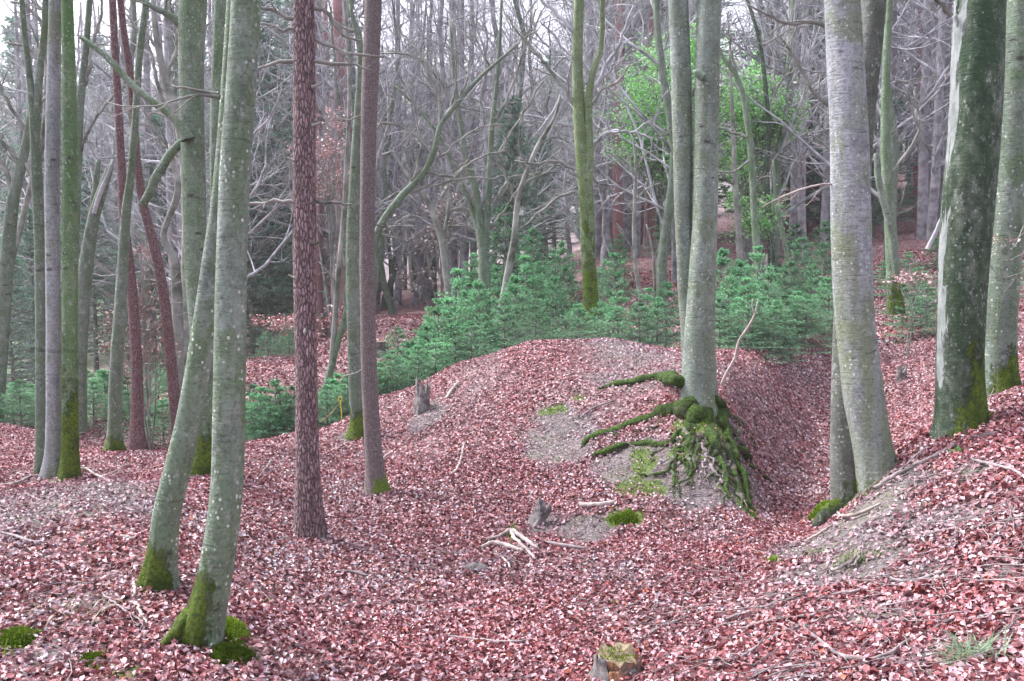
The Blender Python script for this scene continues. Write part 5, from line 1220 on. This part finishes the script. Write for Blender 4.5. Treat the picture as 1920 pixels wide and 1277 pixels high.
# yellow marker and rope
M['yellow'] = plain('yellow_plastic', (.75, .52, .04), (.80, .60, .08), 5, .4, 0)
M['rope'] = plain('orange_cord', (.42, .22, .10), (.50, .30, .14), 5, .7, 0)
Ym = 11.6
t = empty('marker_stake', (X(638, Ym), Ym, float(hz(X(638, Ym), Ym))), 'thin yellow stake with a looped top on the near crest right of the plated pine', 'stake'); o = np.array(t.location)
top = P(638, 752, Ym); s_ = spline(np.array([o + [0, 0, -.1], (o + top) / 2 + [.006, 0, 0], top]), 10)
mb = MB(); mb.tubes(s_[None], np.full((1, 10), .006), 8, cap=True); mb.build('stake', M['yellow'], t, o)
a_ = np.linspace(-.5 * math.pi, 1.5 * math.pi, 20); lp = np.stack([top[0] + .022 * np.cos(a_), np.full(20, Ym), top[2] + .026 + .03 * np.sin(a_)], -1)
mb = MB(); mb.tubes(lp[None], np.full((1, 20), .006), 6); mb.build('loop', M['yellow'], t, o)
mb = MB(); p0 = P(600, 792, Ym - .2); p1 = P(636, 756, Ym); p0[2] = max(p0[2], float(hz(p0[0], p0[1])) + .01)
mb.tubes(spline(np.array([p0, (p0 + p1) / 2 + [0, 0, -.02], p1]), 10)[None], np.full((1, 10), .004), 5)
tag(mb.build('cord', M['rope'], None, p0), 'thin orange cord running from the yellow stake down towards the plated pine', 'cord')

# little green plants
def tuft(px, py, n_, L, pal, label, name, cat, seed, width=.0025, spread=.04):
    r2 = ln_seed(seed); g_ = G(px, py); mb = MB()
    st = g_ + np.stack([r2.normal(0, spread, n_), r2.normal(0, spread, n_), np.zeros(n_)], -1); st[:, 2] = hz(st[:, 0], st[:, 1])
    az = r2.uniform(0, 6.28, n_); e = r2.uniform(.5, 1.4, n_); N_ = 5; pl = np.empty((n_, N_, 3)); pl[:, 0] = st; ln_ = L * r2.uniform(.5, 1.2, n_)
    for k in range(1, N_):
        ee = e - .25 * k; pl[:, k] = pl[:, k - 1] + np.stack([np.cos(az) * np.cos(ee), np.sin(az) * np.cos(ee), np.sin(ee)], -1) * (ln_ / 4)[:, None]
    side = np.stack([-np.sin(az), np.cos(az), np.zeros(n_)], -1)[:, None]; ww = np.array([1, 1.2, 1, .7, .1])[None, :, None] * width
    V = np.stack([pl - side * ww, pl + side * ww], 2).reshape(-1, 3); ids = np.arange(n_ * N_ * 2).reshape(n_, N_, 2)
    Q = np.stack([ids[:, :-1, 0], ids[:, :-1, 1], ids[:, 1:, 1], ids[:, 1:, 0]], -1).reshape(-1, 4)
    c = np.array(pal)[r2.integers(0, len(pal), n_)]; mb.add(V, Q, None, 0, np.repeat(c, N_ * 2, 0))
    return tag(mb.build(name, M['fresh'], None, g_), label, cat)
tuft(1822, 1243, 260, .13, [(.16,.30,.18),(.30,.42,.30),(.22,.24,.14)], 'blue-green grass tuft near the bottom right corner', 'grass_tuft', 'grass', 801, spread=.035)
tuft(1600, 1052, 200, .08, [(.22,.28,.14),(.35,.36,.24)], 'thin olive grass tuft on the middle of the right bank', 'grass_tuft', 'grass', 802, spread=.035)
tuft(1530, 1040, 120, .06, [(.22,.28,.14),(.35,.36,.24)], 'sparse grass near the lower end of the right bank', 'grass_tuft', 'grass', 803, spread=.028)
tuft(1793, 850, 26, .07, [(.10,.50,.08),(.18,.60,.12)], 'bright green seedling on top of the right bank below the widest trunk', 'seedling', 'plant', 804, .009, .012)
tuft(1735, 948, 18, .05, [(.30,.50,.08),(.25,.45,.10)], 'tiny yellow-green seedling on the right bank', 'seedling', 'plant', 805, .006, .012)
tuft(150, 1150, 120, .10, [(.34,.34,.20),(.42,.38,.28)], 'dry straw-coloured grass wisps in the leaves at lower left', 'grass_tuft', 'grass', 806, spread=.12)
tuft(108, 905, 60, .06, [(.25,.40,.10),(.40,.50,.20)], 'little green growth at the foot of the pale grey-white trunk', 'grass_tuft', 'grass', 807, .004, .05)
